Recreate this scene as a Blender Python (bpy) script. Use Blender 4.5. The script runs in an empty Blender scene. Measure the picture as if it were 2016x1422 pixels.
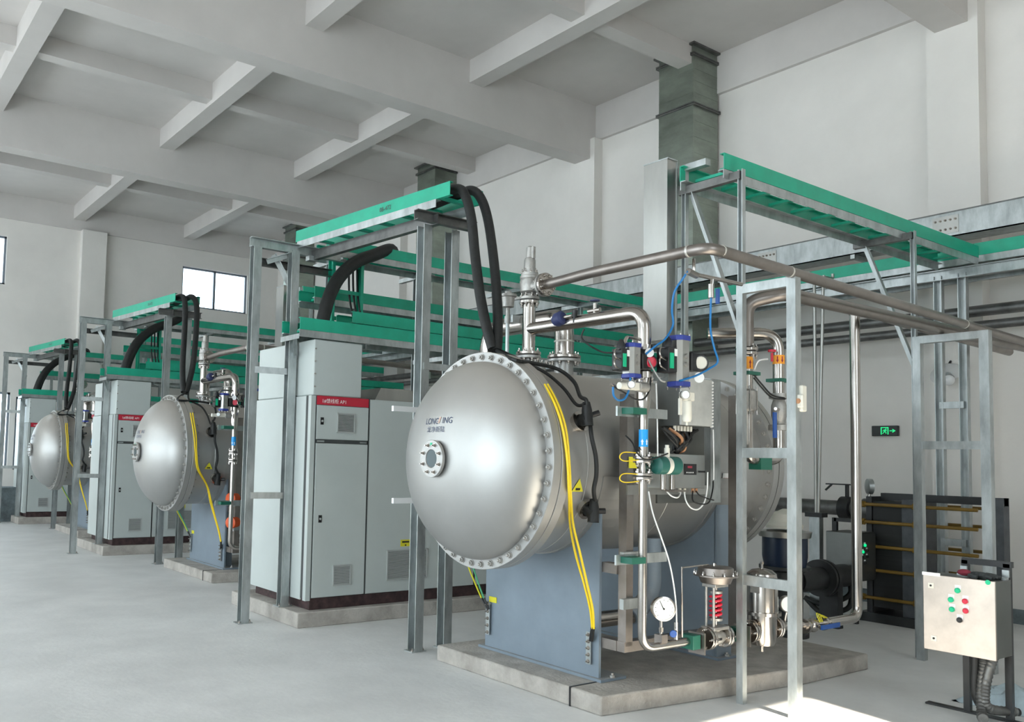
import bpy, math, random
from mathutils import Vector as V, Matrix
random.seed(7)
sc = bpy.context.scene
C = sc.collection

# ------------------------------------------------------------------ camera
FPX, PX, PY, CAMH = 1693.48, 811.55, 795.48, 1.65          # focal length and principal point for 2016x1422
YAW, PIT, ROL = (math.radians(a) for a in (35.1315, 3.6624, 1.3730))
FWD = V((math.sin(YAW)*math.cos(PIT), math.cos(YAW)*math.cos(PIT), math.sin(PIT)))
_r0 = V((math.cos(YAW), -math.sin(YAW), 0)); _u0 = _r0.cross(FWD)
RGT = _r0*math.cos(ROL) + _u0*math.sin(ROL); UPV = _u0*math.cos(ROL) - _r0*math.sin(ROL)
EYE = V((0, 0, CAMH))
cam = bpy.data.cameras.new('camera'); cam_ob = bpy.data.objects.new('camera', cam); C.objects.link(cam_ob)
cam.sensor_width = 36; cam.sensor_fit = 'HORIZONTAL'; cam.lens = FPX/2016*36
cam.shift_x = (1008-PX)/2016; cam.shift_y = (PY-711)/2016; cam.clip_end = 200
m = Matrix((RGT, UPV, -FWD)).transposed().to_4x4(); m.translation = EYE
cam_ob.matrix_world = m
sc.camera = cam_ob

# ------------------------------------------------------------------ light and exposure
w = bpy.data.worlds.new('daylight'); sc.world = w; w.use_nodes = True
bg = w.node_tree.nodes['Background']; bg.inputs[0].default_value = (0.82, 0.935, 1.0, 1); bg.inputs[1].default_value = 6.5
sun = bpy.data.lights.new('sun', 'SUN'); sun.energy = 30; sun.color = (1, .9, .74); sun.angle = .009
sun_ob = bpy.data.objects.new('sun', sun); C.objects.link(sun_ob)
SUND = V((.12, .80, -.60)).normalized()
sun_ob.rotation_euler = SUND.to_track_quat('-Z', 'Y').to_euler(); sun_ob.location = (3, -6, 9)
vs = sc.view_settings
vs.view_transform = 'Standard'; vs.look = 'None'; vs.gamma = 1; vs.use_curve_mapping = False; vs.exposure = -0.22

# ------------------------------------------------------------------ helpers
def at(x, y, ax, v):
    """photo measurement -> point on the real plane ax = v"""
    d = FWD + RGT*((x-PX)/FPX) + UPV*((PY-y)/FPX); i = 'xyz'.index(ax)
    return EYE + d*((v-EYE[i])/d[i])
def lerp(a, b, t): return a + (b-a)*t
def fillet(pts, rad, k=6):
    pts = [V(p) for p in pts]; out = [pts[0]]
    for i in range(1, len(pts)-1):
        a, b, c = pts[i-1], pts[i], pts[i+1]
        u = (a-b); w_ = (c-b); r = min(rad, u.length*.49, w_.length*.49)
        p, q = b+u.normalized()*r, b+w_.normalized()*r
        for j in range(k+1):
            t = j/k; out.append(p*(1-t)**2 + b*(2*t*(1-t)) + q*t*t)
    out.append(pts[-1]); return out
def spline(pts, k=6):
    pts = [V(p) for p in pts]; n = len(pts); out = []
    for i in range(n-1):
        p0, p1, p2, p3 = pts[max(i-1, 0)], pts[i], pts[i+1], pts[min(i+2, n-1)]
        for j in range(k):
            t = j/k
            out.append(.5*((2*p1)+(p2-p0)*t+(2*p0-5*p1+4*p2-p3)*t*t+(3*p1-p0-3*p2+p3)*t**3))
    out.append(pts[-1]); return out

class MB:
    """collects shapes; build() links them as ONE mesh object"""
    def __init__(s): s.v = []; s.f = []
    def add(s, vs_, fs):
        o = len(s.v); s.v += [V(p) for p in vs_]; s.f += [tuple(i+o for i in f) for f in fs]; return s
    def box(s, a, b):
        x0, x1 = sorted((a[0], b[0])); y0, y1 = sorted((a[1], b[1])); z0, z1 = sorted((a[2], b[2]))
        return s.add([(x0,y0,z0),(x1,y0,z0),(x1,y1,z0),(x0,y1,z0),(x0,y0,z1),(x1,y0,z1),(x1,y1,z1),(x0,y1,z1)],
                     [(0,3,2,1),(4,5,6,7),(0,1,5,4),(1,2,6,5),(2,3,7,6),(3,0,4,7)])
    def prof(s, p0, p1, pts, up=(0,0,1)):
        """closed 2-D outline (side, up) swept from p0 to p1"""
        p0, p1 = V(p0), V(p1); d = (p1-p0).normalized(); up = V(up)
        if abs(d.dot(up)) > .98: up = V((0,1,0)) if abs(d.y) < .9 else V((1,0,0))
        sd = d.cross(up).normalized(); u = sd.cross(d); n = len(pts)
        vs_ = [p0+sd*a+u*b for a, b in pts] + [p1+sd*a+u*b for a, b in pts]
        fs = [(i, (i+1) % n, n+(i+1) % n, n+i) for i in range(n)] + [tuple(range(n-1, -1, -1)), tuple(range(n, 2*n))]
        return s.add(vs_, fs)
    def bar(s, p0, p1, w_, h, up=(0,0,1)):
        return s.prof(p0, p1, [(-w_/2,-h/2),(w_/2,-h/2),(w_/2,h/2),(-w_/2,h/2)], up)
    def chan(s, p0, p1, w_, h, up=(0,0,1), t=.007, flip=1):
        """C-section: web at -w/2, open towards +side"""
        a, b = w_/2, h/2
        pts = [(-a,-b),(a,-b),(a,-b+t),(-a+t,-b+t),(-a+t,b-t),(a,b-t),(a,b),(-a,b)]
        if flip < 0: pts = [(-x, y) for x, y in reversed(pts)]
        return s.prof(p0, p1, pts, up)
    def angle(s, p0, p1, w_, h, up=(0,0,1), t=.007, flip=1):
        a, b = w_/2, h/2
        pts = [(-a,-b),(-a+t,-b),(-a+t,b-t),(a,b-t),(a,b),(-a,b)]
        if flip < 0: pts = [(-x, y) for x, y in reversed(pts)]
        return s.prof(p0, p1, pts, up)
    def tube(s, pts, r, n=12, caps=True):
        pts = [V(p) for p in pts]
        pts = [p for i, p in enumerate(pts) if i == 0 or (p-pts[i-1]).length > 1e-5]
        rs = r if isinstance(r, (list, tuple)) else [r]*len(pts)
        d = (pts[1]-pts[0]).normalized(); u = d.orthogonal().normalized(); o = len(s.v)
        for i, p in enumerate(pts):
            a = pts[max(i-1, 0)]; b = pts[min(i+1, len(pts)-1)]; t = (b-a).normalized()
            u = (u-t*u.dot(t)).normalized(); w_ = t.cross(u)
            for k in range(n):
                an = 2*math.pi*k/n; s.v.append(p+(u*math.cos(an)+w_*math.sin(an))*rs[min(i, len(rs)-1)])
        for i in range(len(pts)-1):
            for k in range(n):
                s.f.append((o+i*n+k, o+i*n+(k+1) % n, o+(i+1)*n+(k+1) % n, o+(i+1)*n+k))
        if caps:
            s.f.append(tuple(o+k for k in range(n-1, -1, -1))); q = o+(len(pts)-1)*n; s.f.append(tuple(q+k for k in range(n)))
        return s
    def lathe(s, prof_, o, d, n=24, up=None):
        """profile of (axial, radius) turned about the line o + t*d"""
        o, d = V(o), V(d).normalized(); u = (V(up) if up else d.orthogonal()).normalized(); w_ = d.cross(u); b = len(s.v)
        for a, r in prof_:
            for k in range(n):
                an = 2*math.pi*k/n; s.v.append(o+d*a+(u*math.cos(an)+w_*math.sin(an))*max(r, 1e-4))
        for i in range(len(prof_)-1):
            for k in range(n):
                s.f.append((b+i*n+k, b+i*n+(k+1) % n, b+(i+1)*n+(k+1) % n, b+(i+1)*n+k))
        s.f.append(tuple(b+k for k in range(n-1, -1, -1))); q = b+(len(prof_)-1)*n; s.f.append(tuple(q+k for k in range(n)))
        return s
    def cyl(s, p0, p1, r, n=16, r2=None):
        p0, p1 = V(p0), V(p1); L = (p1-p0).length
        return s.lathe([(0, r), (L, r if r2 is None else r2)], p0, p1-p0, n)
    def rcyl(s, p0, p1, r, n=20, e=.006):
        p0, p1 = V(p0), V(p1); L = (p1-p0).length
        return s.lathe([(0, r-e), (e, r), (L-e, r), (L, r-e)], p0, p1-p0, n)
    def ball(s, c, r, n=14, sq=(1,1,1)):
        b = len(s.v); s.lathe([(-r*math.cos(math.pi*i/8), r*math.sin(math.pi*i/8)) for i in range(9)], (0,0,0), (0,0,1), n)
        for i in range(b, len(s.v)): p = s.v[i]; s.v[i] = V(c)+V((p.x*sq[0], p.y*sq[1], p.z*sq[2]))
        return s
    def poly(s, pts, d):
        """flat outline extruded by vector d"""
        pts = [V(p) for p in pts]; n = len(pts); d = V(d)
        return s.add(pts+[p+d for p in pts], [tuple(range(n-1, -1, -1)), tuple(range(n, 2*n))]+[(i, (i+1) % n, n+(i+1) % n, n+i) for i in range(n)])
    def mesh(s, name, org=V((0,0,0))):
        me = bpy.data.meshes.new(name); me.from_pydata([p-org for p in s.v], [], s.f); me.validate()
        import bmesh
        bm = bmesh.new(); bm.from_mesh(me); bmesh.ops.recalc_face_normals(bm, faces=bm.faces); bm.to_mesh(me); bm.free()
        me.polygons.foreach_set('use_smooth', [True]*len(me.polygons)); me.set_sharp_from_angle(angle=math.radians(33))
        return me
    def build(s, name, mt, parent=None, label=None, bevel=0):
        org = ORG.get(parent, V((0,0,0))) if parent else V((0,0,0))
        me = s.mesh(name, org); me.materials.append(M[mt])
        o = bpy.data.objects.new(name, me); C.objects.link(o)
        if parent: o.parent = parent; ORG[o] = org
        if label: o['label'] = label
        if bevel:
            b = o.modifiers.new('bevel', 'BEVEL'); b.width = bevel; b.segments = 2; b.limit_method = 'ANGLE'
        return o
ORG = {}; TPL = {}; UNITS = []
WHICH = ('nearest', 'middle', 'farthest')
def tag(o, label, cat, group=None, unit=0):
    if unit:
        TPL[o] = label; UNITS.append((o, unit)); label = label.format(u=WHICH[0])
    o['label'] = label; o['category'] = cat
    if group: o['group'] = group
    return o
def thing(name, label, cat, loc, group=None, unit=0):
    """an Empty at the thing's base; unit = how many of the further units repeat it"""
    o = bpy.data.objects.new(name, None); C.objects.link(o); o.location = loc; o.empty_display_size = .1
    ORG[o] = V(loc); return tag(o, label, cat, group, unit)
def struct(o): o['kind'] = 'structure'; return o
def inst(me, name, parent, loc, rot=None, scale=1):
    """a small piece that shares its mesh"""
    o = bpy.data.objects.new(name, me); C.objects.link(o); o.parent = parent
    mt = Matrix.Translation(V(loc)-ORG.get(parent, V((0,0,0))))
    if rot is not None: mt = mt @ rot.to_4x4()
    o.matrix_local = mt @ Matrix.Scale(scale, 4); ORG[o] = ORG.get(parent, V((0,0,0))); return o
def copy_tree(o, parent=None, off=None):
    c = o.copy(); C.objects.link(c)
    if parent: c.parent = parent; c.matrix_parent_inverse = o.matrix_parent_inverse.copy()
    if off is not None: c.location = o.location + off
    for ch in list(o.children): copy_tree(ch, c)
    return c
def rot_to(d, up=(0,0,1)):
    """matrix turning +Z to d"""
    return V(d).to_track_quat('Z', 'Y').to_matrix()
def text(s, name, mt, parent, size, place, label=None, cjk=False, sx=1.0):
    """flat lettering; place(u, v, n) maps text coordinates to world"""
    cu = bpy.data.curves.new(name, 'FONT'); cu.body = s; cu.size = size; cu.extrude = 0; cu.resolution_u = 3
    to = bpy.data.objects.new(name, cu); C.objects.link(to)
    dg = bpy.context.evaluated_depsgraph_get(); me = bpy.data.meshes.new_from_object(to.evaluated_get(dg))
    bpy.data.objects.remove(to); bpy.data.curves.remove(cu)
    org = ORG.get(parent, V((0,0,0)))
    for vv in me.vertices: vv.co = V(place(vv.co.x*sx, vv.co.y))-org
    me.materials.clear(); me.materials.append(M[mt])
    o = bpy.data.objects.new(name, me); C.objects.link(o); o.parent = parent; ORG[o] = org
    if label: o['label'] = label
    return o

# ------------------------------------------------------------------ materials
M = {}
def tint_upward(name, col, amount=.55):
    """mixes a beige tint into faces that look upward"""
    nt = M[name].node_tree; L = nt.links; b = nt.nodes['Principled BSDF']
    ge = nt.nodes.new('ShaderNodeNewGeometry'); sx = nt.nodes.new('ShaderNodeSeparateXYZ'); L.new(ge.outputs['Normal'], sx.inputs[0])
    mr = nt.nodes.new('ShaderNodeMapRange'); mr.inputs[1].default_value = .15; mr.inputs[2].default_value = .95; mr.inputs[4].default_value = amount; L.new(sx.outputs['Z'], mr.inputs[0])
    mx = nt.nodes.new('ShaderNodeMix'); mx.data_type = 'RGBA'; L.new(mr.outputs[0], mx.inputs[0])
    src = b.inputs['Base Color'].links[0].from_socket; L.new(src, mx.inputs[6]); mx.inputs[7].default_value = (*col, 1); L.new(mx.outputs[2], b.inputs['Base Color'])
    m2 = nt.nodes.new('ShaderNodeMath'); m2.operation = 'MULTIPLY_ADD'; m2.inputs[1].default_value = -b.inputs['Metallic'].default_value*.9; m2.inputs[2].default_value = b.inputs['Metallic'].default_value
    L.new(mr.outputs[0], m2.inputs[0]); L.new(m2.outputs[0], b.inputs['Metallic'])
def mat(name, col, met=0, rough=.5, var=.0, scale=4, bump=0, bscale=60, rvar=0, col2=None, spec=.5, emit=0, alpha=1, trans=0, stretch=(1,1,1), detail=6):
    mt = bpy.data.materials.new(name); mt.use_nodes = True; nt = mt.node_tree; b = nt.nodes['Principled BSDF']; L = nt.links
    b.inputs['Base Color'].default_value = (*col, 1); b.inputs['Metallic'].default_value = met; b.inputs['Roughness'].default_value = rough
    b.inputs['Specular IOR Level'].default_value = spec
    if trans: b.inputs['Transmission Weight'].default_value = trans
    if emit: b.inputs['Emission Color'].default_value = (*col, 1); b.inputs['Emission Strength'].default_value = emit
    if var or rvar or bump or col2:
        tc = nt.nodes.new('ShaderNodeTexCoord'); mp = nt.nodes.new('ShaderNodeMapping'); mp.inputs['Scale'].default_value = stretch
        L.new(tc.outputs['Object'], mp.inputs['Vector'])
        nz = nt.nodes.new('ShaderNodeTexNoise'); nz.inputs['Scale'].default_value = scale; nz.inputs['Detail'].default_value = detail; nz.inputs['Roughness'].default_value = .62
        L.new(mp.outputs[0], nz.inputs['Vector'])
        if var or col2:
            rp = nt.nodes.new('ShaderNodeValToRGB'); L.new(nz.outputs['Fac'], rp.inputs[0])
            c2 = col2 or tuple(min(1, c*(1+var)) for c in col); c1 = col if col2 else tuple(c*(1-var) for c in col)
            rp.color_ramp.elements[0].position = .34; rp.color_ramp.elements[1].position = .68
            rp.color_ramp.elements[0].color = (*c1, 1); rp.color_ramp.elements[1].color = (*c2, 1)
            L.new(rp.outputs[0], b.inputs['Base Color'])
        if rvar:
            mr = nt.nodes.new('ShaderNodeMapRange'); mr.inputs[3].default_value = max(.02, rough-rvar); mr.inputs[4].default_value = rough+rvar
            L.new(nz.outputs['Fac'], mr.inputs[0]); L.new(mr.outputs[0], b.inputs['Roughness'])
        if bump:
            n2 = nt.nodes.new('ShaderNodeTexNoise'); n2.inputs['Scale'].default_value = bscale; n2.inputs['Detail'].default_value = 5
            L.new(mp.outputs[0], n2.inputs['Vector'])
            bp = nt.nodes.new('ShaderNodeBump'); bp.inputs['Strength'].default_value = bump; bp.inputs['Distance'].default_value = .02
            L.new(n2.outputs['Fac'], bp.inputs['Height']); L.new(bp.outputs[0], b.inputs['Normal'])
    M[name] = mt; return mt
mat('floor', (.70,.70,.69), rough=.55, var=.09, scale=1.3, bump=.12, bscale=22, rvar=.12)
mat('wall', (.78,.75,.71), rough=.85, var=.05, scale=.7, bump=.05, bscale=30)
mat('ceiling', (.63,.60,.575), rough=.9, var=.05, scale=.8, bump=.04, bscale=20)
mat('concrete', (.33,.305,.275), rough=.9, col2=(.50,.47,.43), scale=5, bump=.45, bscale=38)
mat('galv', (.43,.46,.46), met=.75, rough=.38, var=.25, scale=9, rvar=.10, stretch=(1,1,.35), bump=.03)
mat('steel_dark', (.17,.17,.165), met=.75, rough=.46, var=.3, scale=6, rvar=.1)
mat('stainless', (.46,.43,.40), met=1, rough=.2, var=.08, scale=5, rvar=.07)
mat('stainless_sheet', (.42,.42,.40), met=.95, rough=.33, var=.10, scale=4, rvar=.08, stretch=(1,1,.3))
mat('stainless_dull', (.29,.26,.24), met=.9, rough=.38, var=.15, scale=6, rvar=.1)
mat('cast_steel', (.42,.41,.39), met=.85, rough=.5, var=.12, scale=30, bump=.15, bscale=120)
mat('silver_paint', (.43,.43,.42), met=.76, rough=.42, var=.06, scale=2.2, rvar=.06)
mat('grey_paint', (.21,.26,.31), met=.15, rough=.5, var=.08, scale=3, rvar=.08)
mat('cabinet', (.50,.545,.53), rough=.42, var=.03, scale=2)
mat('cabinet_seam', (.06,.065,.065), rough=.6)
mat('vent', (.44,.46,.45), rough=.55)
mat('red_strip', (.52,.02,.045), rough=.4)
mat('white', (.85,.86,.86), rough=.45)
mat('off_white', (.72,.70,.62), rough=.5)
mat('ink_white', (.95,.93,.93), rough=.5)
mat('green_frp', (.012,.37,.235), rough=.42, var=.10, scale=6, rvar=.06)
mat('green_dark', (.01,.12,.08), rough=.45)
mat('green_tx', (.015,.11,.09), rough=.35)
mat('rubber', (.012,.013,.013), rough=.55, var=.3, scale=20, bump=.1, bscale=60)
mat('black', (.012,.012,.013), rough=.4)
mat('black_paint', (.02,.021,.022), rough=.45, var=.3, scale=8)
mat('rust_base', (.055,.03,.03), rough=.7, var=.5, scale=12)
mat('yellow', (.92,.66,.02), rough=.4)
mat('yellow_label', (.72,.66,.03), rough=.5)
mat('yellow_rod', (.19,.11,.015), rough=.5, var=.2)
mat('orange_box', (.72,.10,.02), rough=.45)
mat('orange_label', (.9,.36,.03), rough=.5)
mat('blue_label', (.01,.33,.80), rough=.4)
mat('blue_tube', (.01,.16,.42), rough=.35)
mat('blue_cap', (.03,.05,.28), rough=.4)
mat('blue_handle', (.02,.09,.35), rough=.4)
mat('navy', (.025,.035,.11), rough=.5)
mat('pump_blue', (.01,.022,.05), rough=.35)
mat('logo_blue', (.055,.075,.14), rough=.5)
mat('logo_orange', (.62,.44,.36), rough=.5)
mat('red_spring', (.65,.02,.05), rough=.35)
mat('red', (.55,.02,.05), rough=.35)
mat('button_green', (.0,.45,.22), rough=.35)
mat('lamp_green', (.0,.8,.28), rough=.35, emit=.9)
mat('sign_green', (.02,.75,.25), rough=.4, emit=1.0)
mat('sign_black', (.015,.017,.017), rough=.35)
mat('dial', (.80,.86,.86), rough=.35)
mat('sight', (.02,.05,.06), rough=.12, spec=.3)
mat('iron', (.07,.077,.085), met=.2, rough=.5, var=.3, scale=6)
mat('copper', (.50,.26,.14), rough=.4, met=.5)
mat('beige_valve', (.50,.40,.30), rough=.5)
mat('ground_wire', (.10,.42,.22), rough=.4)
mat('glass', (.9,.96,1), rough=.02, trans=1, spec=.5)
mat('window_frame', (.20,.23,.27), rough=.4, met=.3)
mat('duct', (.29,.325,.28), met=.75, rough=.34, var=.25, scale=1.2, rvar=.05, stretch=(1,1,2.2))
mat('glove', (.05,.055,.055), rough=.9, var=.4, scale=30, bump=.5)
mat('glove_red', (.25,.03,.05), rough=.9)
mat('bag', (.45,.55,.60), rough=.5, var=.2, scale=7)
mat('stone', (.14,.17,.18), rough=.8, var=.3, scale=8, bump=.4)
mat('sheet_lit', (.66,.66,.63), met=.7, rough=.48, var=.12, scale=5, rvar=.08)  # junction box door: reflected light put into the base colour
mat('sheet_dark', (.17,.175,.165), met=.85, rough=.36, var=.1, scale=4, rvar=.06)
mat('weld', (.62,.60,.56), met=.8, rough=.5)
tint_upward('silver_paint', (.50, .44, .37), .6)
tint_upward('grey_paint', (.45, .42, .38), .5)
# ------------------------------------------------------------------ the room
XW, YE, YB, XL, ZS = 11.0, 22.6, -4.2, -6.0, 7.86
struct(MB().box((XL, YB, -.12), (XW+.25, YE+.25, 0)).build('floor', 'floor'))
def holed(axis, at0, at1, u0, u1, z0, z1, holes):
    """wall slab with rectangular openings; holes = (u0, u1, z0, z1)"""
    mb = MB(); us = sorted({u0, u1, *[h[0] for h in holes], *[h[1] for h in holes]}); zs = sorted({z0, z1, *[h[2] for h in holes], *[h[3] for h in holes]})
    us = [u for u in us if u0 <= u <= u1]
    for i in range(len(us)-1):
        for j in range(len(zs)-1):
            uc, zc = (us[i]+us[i+1])/2, (zs[j]+zs[j+1])/2
            if any(h[0] < uc < h[1] and h[2] < zc < h[3] for h in holes): continue
            if axis == 'y': mb.box((us[i], at0, zs[j]), (us[i+1], at1, zs[j+1]))
            else: mb.box((at0, us[i], zs[j]), (at1, us[i+1], zs[j+1]))
    return mb
struct(MB().box((XW, YB, 0), (XW+.25, YE+.25, ZS+.2)).build('wall_right', 'wall'))
wa, wb = at(360, 523, 'y', YE), at(486, 604, 'y', YE)
wins = [(wa.x, wa.x+(wb.x-wa.x), at(360, 603, 'y', YE).z, wa.z),
        (at(15, 465, 'y', YE).x-2.1, at(15, 465, 'y', YE).x, at(15, 561, 'y', YE).z, at(15, 465, 'y', YE).z),
        (at(20, 800, 'y', YE).x-1.6, at(20, 800, 'y', YE).x, at(10, 922, 'y', YE).z, at(10, 772, 'y', YE).z),
        (at(31, 800, 'y', YE).x, at(59, 800, 'y', YE).x, at(45, 925, 'y', YE).z, at(45, 782, 'y', YE).z)]
struct(holed('y', YE, YE+.25, XL, XW, 0, ZS+.2, wins).build('wall_far', 'wall'))
back = [(2.9, 4.85, 2.2, 5.95)]
struct(holed('y', YB-.25, YB, XL, XW+.25, 0, ZS+.2, back).build('wall_back', 'wall'))
side = [(1.2, 7.2, 0, 4.4)]+[(y, y+4.2, z, z2) for y in (-3.4, 8.6, 13.2, 17.8) for z, z2 in ((.9, 3.6),)]+[(y, y+4.2, 5.3, 7.0) for y in (-3.4, 2.6, 8.6, 13.2, 17.8)]
struct(holed('x', XL-.25, XL, YB-.25, YE+.25, 0, ZS+.2, side).build('wall_left', 'wall'))
for i, (x0, x1, z0, z1) in enumerate(wins):
    t = .05
    f = struct(MB().box((x0, YE+.08, z0), (x1, YE+.14, z0+t)).box((x0, YE+.08, z1-t), (x1, YE+.14, z1)).box((x0, YE+.08, z0), (x0+t, YE+.14, z1)).box((x1-t, YE+.08, z0), (x1, YE+.14, z1)).build('window_%d' % (i+1), 'window_frame'))
    n = 1 if x1-x0 < .5 else 2
    if n == 2: MB().box(((x0+x1)/2-.03, YE+.08, z0), ((x0+x1)/2+.03, YE+.14, z1)).build('mullion', 'window_frame', f)
    for k in range(n):
        MB().box((lerp(x0, x1, k/n)+.03, YE+.105, z0+.03), (lerp(x0, x1, (k+1)/n)-.03, YE+.111, z1-.03)).build('pane', 'glass', f)
ceil = struct(MB().box((XL, YB-.25, ZS), (XW+.25, YE+.25, ZS+.2)).build('ceiling', 'ceiling'))
for y in (-1.45, 4.46, 10.37, 16.25):
    MB().box((XL, y-.18, 6.9), (XW, y+.18, ZS)).build('main_beam', 'ceiling', ceil)
for x in (-3.4, -.55, 2.35, 5.38, 8.25):
    MB().box((x-.14, YB, 7.5), (x+.14, YE, ZS)).build('girder', 'ceiling', ceil)
for y in (1.8, 7.9, 13.6, 19.4):
    MB().box((XL, y-.12, 7.57), (XW, y+.12, ZS)).build('secondary_beam', 'ceiling', ceil)
MB().box((XW-.07, YB, 7.25), (XW, YE, ZS)).build('edge_beam', 'ceiling', ceil)
MB().box((XL, YE-.07, 7.25), (XW, YE, ZS)).build('edge_beam', 'ceiling', ceil)
for i, y in enumerate((4.46, 10.37, 16.25)):
    struct(MB().box((XW-.2, y-.28, 0), (XW, y+.28, 7.25)).build('trim_%d' % (i+1), 'wall'))
struct(MB().box((5.45, YE-.22, 0), (6.05, YE, 7.25)).build('trim_4', 'wall'))
struct(MB().box((XW-.02, YB, 0), (XW, YE, .16)).build('baseboard_right', 'stone'))

# ventilation ducts that rise through the ceiling
for i, (y, lab) in enumerate(((7.75, 'tall square galvanised vent duct rising to the ceiling, nearest of three'),
                              (14.1, 'square galvanised vent duct reaching the ceiling, middle of three'),
                              (20.3, 'small-looking square vent duct by the far corner, farthest of three'))):
    x0, x1, y1 = 10.36, 10.95, y+.62
    d = thing('vent_duct', lab, 'duct', (x0+.3, y+.3, 3.2), 'vent ducts along the right wall')
    zz = [3.2, 4.55, 5.75, 6.95, ZS]
    for j in range(4):
        mb = MB().box((x0, y, zz[j]+.004), (x1, y1, zz[j+1]-.004))
        for k in range(1, 5):                                   # pressed stiffening folds
            z = lerp(zz[j], zz[j+1], k/5); mb.box((x0-.004, y-.004, z-.005), (x1, y1, z+.005))
        mb.build('duct_section', 'duct', d)
    for z in zz[2:4]+[ZS-.16]:
        MB().box((x0-.035, y-.035, z-.022), (x1+.02, y1+.035, z-.004)).box((x0-.035, y-.035, z+.004), (x1+.02, y1+.035, z+.022)).build('duct_flange', 'steel_dark', d)
    MB().box((x0-.06, y-.06, ZS-.03), (x1+.03, y1+.06, ZS)).build('collar', 'steel_dark', d)
# ------------------------------------------------------------------ one unit (built once, repeated twice along +Y further down)
Y0, Z0, RS = 4.85, 1.655, .69                                    # vessel axis and shell radius
XF = 4.0                                                         # face of the cover flange
def oncyl(px, py, r=RS, near=True):
    d = FWD + RGT*((px-PX)/FPX) + UPV*((PY-py)/FPX)
    a = d.y**2+d.z**2; b = 2*(d.y*(EYE.y-Y0)+d.z*(EYE.z-Z0)); c = (EYE.y-Y0)**2+(EYE.z-Z0)**2-r*r
    D = max(0, b*b-4*a*c); t = (-b-math.sqrt(D))/(2*a) if near else (-b+math.sqrt(D))/(2*a)
    return EYE+d*t
def hexbolt(r=.016, h=.014, washer=True):
    mb = MB()
    if washer: mb.lathe([(0, r*1.35), (.003, r*1.35)], (0,0,0), (0,0,1), 14)
    mb.lathe([(.003, r), (h-.002, r), (h, r*.86)], (0,0,0), (0,0,1), 6)
    mb.lathe([(h, r*.5), (h+.012, r*.5), (h+.014, r*.35)], (0,0,0), (0,0,1), 10)
    return mb
def bolt_mesh(r, mt='stainless', h=.014):
    me = hexbolt(r, h).mesh('bolt'); me.materials.append(M[mt]); return me
BOLT = bolt_mesh(.019, 'cast_steel', .018); BOLT_S = bolt_mesh(.011); BOLT_T = bolt_mesh(.008)

# concrete plinth of the vessel
mb = MB()
pl = [(4.345, 5.74), (4.345, 3.95), (6.3, 3.72), (7.3, 3.72), (7.3, 5.74)]
top, bot = [], []
mb.poly([(x, y, 0) for x, y in pl], (0, 0, .128))
o = mb.build('vessel_plinth', 'concrete', bevel=.012)
tag(o, 'low concrete plinth carrying the {u} pressure vessel', 'plinth', 'vessel plinths', 2)
MB().box((4.341, 4.222, 0), (4.346, 4.236, .13)).box((4.342, 4.222, .127), (4.62, 4.236, .1315)).build('joint_strip', 'black', o, 'black expansion joint')

# pressure vessel
ves = thing('pressure_vessel', 'silver horizontal pressure vessel with domed bolted cover, {u} of three', 'pressure vessel', (5.3, Y0, .128), 'silver vessels in a row', 2)
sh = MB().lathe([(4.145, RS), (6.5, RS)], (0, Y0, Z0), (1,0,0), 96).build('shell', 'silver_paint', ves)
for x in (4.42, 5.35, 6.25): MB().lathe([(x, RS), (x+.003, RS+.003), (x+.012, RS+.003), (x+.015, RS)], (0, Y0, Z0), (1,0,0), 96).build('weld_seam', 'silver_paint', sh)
prof_ = [(.072, .70), (.072, .785), (.002, .785), (0, .783), (0, .715)]
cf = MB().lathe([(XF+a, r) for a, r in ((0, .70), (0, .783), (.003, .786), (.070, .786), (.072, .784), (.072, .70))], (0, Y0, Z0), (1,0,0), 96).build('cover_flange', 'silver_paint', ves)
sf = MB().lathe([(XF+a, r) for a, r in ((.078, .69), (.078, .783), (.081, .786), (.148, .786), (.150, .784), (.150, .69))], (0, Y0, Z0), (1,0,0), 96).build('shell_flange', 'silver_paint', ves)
MB().lathe([(XF+.071, .70), (XF+.071, .778), (XF+.079, .778), (XF+.079, .70)], (0, Y0, Z0), (1,0,0), 96).build('gasket', 'cabinet_seam', ves)
NB = 44
for k in range(NB):
    a = 2*math.pi*(k+.35)/NB; p = V((XF, Y0+.748*math.cos(a), Z0+.748*math.sin(a)))
    inst(BOLT, 'bolt', cf, p, rot_to((-1,0,0)))
    if math.cos(a) < .2: inst(BOLT, 'bolt', sf, p+V((.15,0,0)), rot_to((1,0,0)))
DD, DR = .368, .716                                               # dome depth and radius
def dome_x(r):
    q = min(1, r/DR); return XF-.012-DD*(1-q**2.25)**.56
mb = MB(); pr_ = [(XF+.01, DR)]+[(dome_x(DR*math.sin(math.pi/2*(1-i/22))), DR*math.sin(math.pi/2*(1-i/22))) for i in range(23)]
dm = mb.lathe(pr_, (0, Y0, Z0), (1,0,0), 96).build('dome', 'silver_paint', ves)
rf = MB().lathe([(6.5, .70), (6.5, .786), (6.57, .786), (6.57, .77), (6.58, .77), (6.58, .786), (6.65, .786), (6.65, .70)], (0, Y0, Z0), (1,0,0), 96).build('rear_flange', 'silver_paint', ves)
for k in range(NB):
    a = 2*math.pi*(k+.35)/NB
    if math.cos(a) < .15: inst(BOLT, 'bolt', rf, (6.5, Y0+.748*math.cos(a), Z0+.748*math.sin(a)), rot_to((-1,0,0)))
MB().lathe([(6.65+ (XF-.012-dome_x(DR*math.sin(math.pi/2*(i/14)))), DR*math.sin(math.pi/2*(i/14))) for i in range(14, -1, -1)], (0, Y0, Z0), (1,0,0), 64).build('rear_dome', 'silver_paint', ves)
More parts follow.
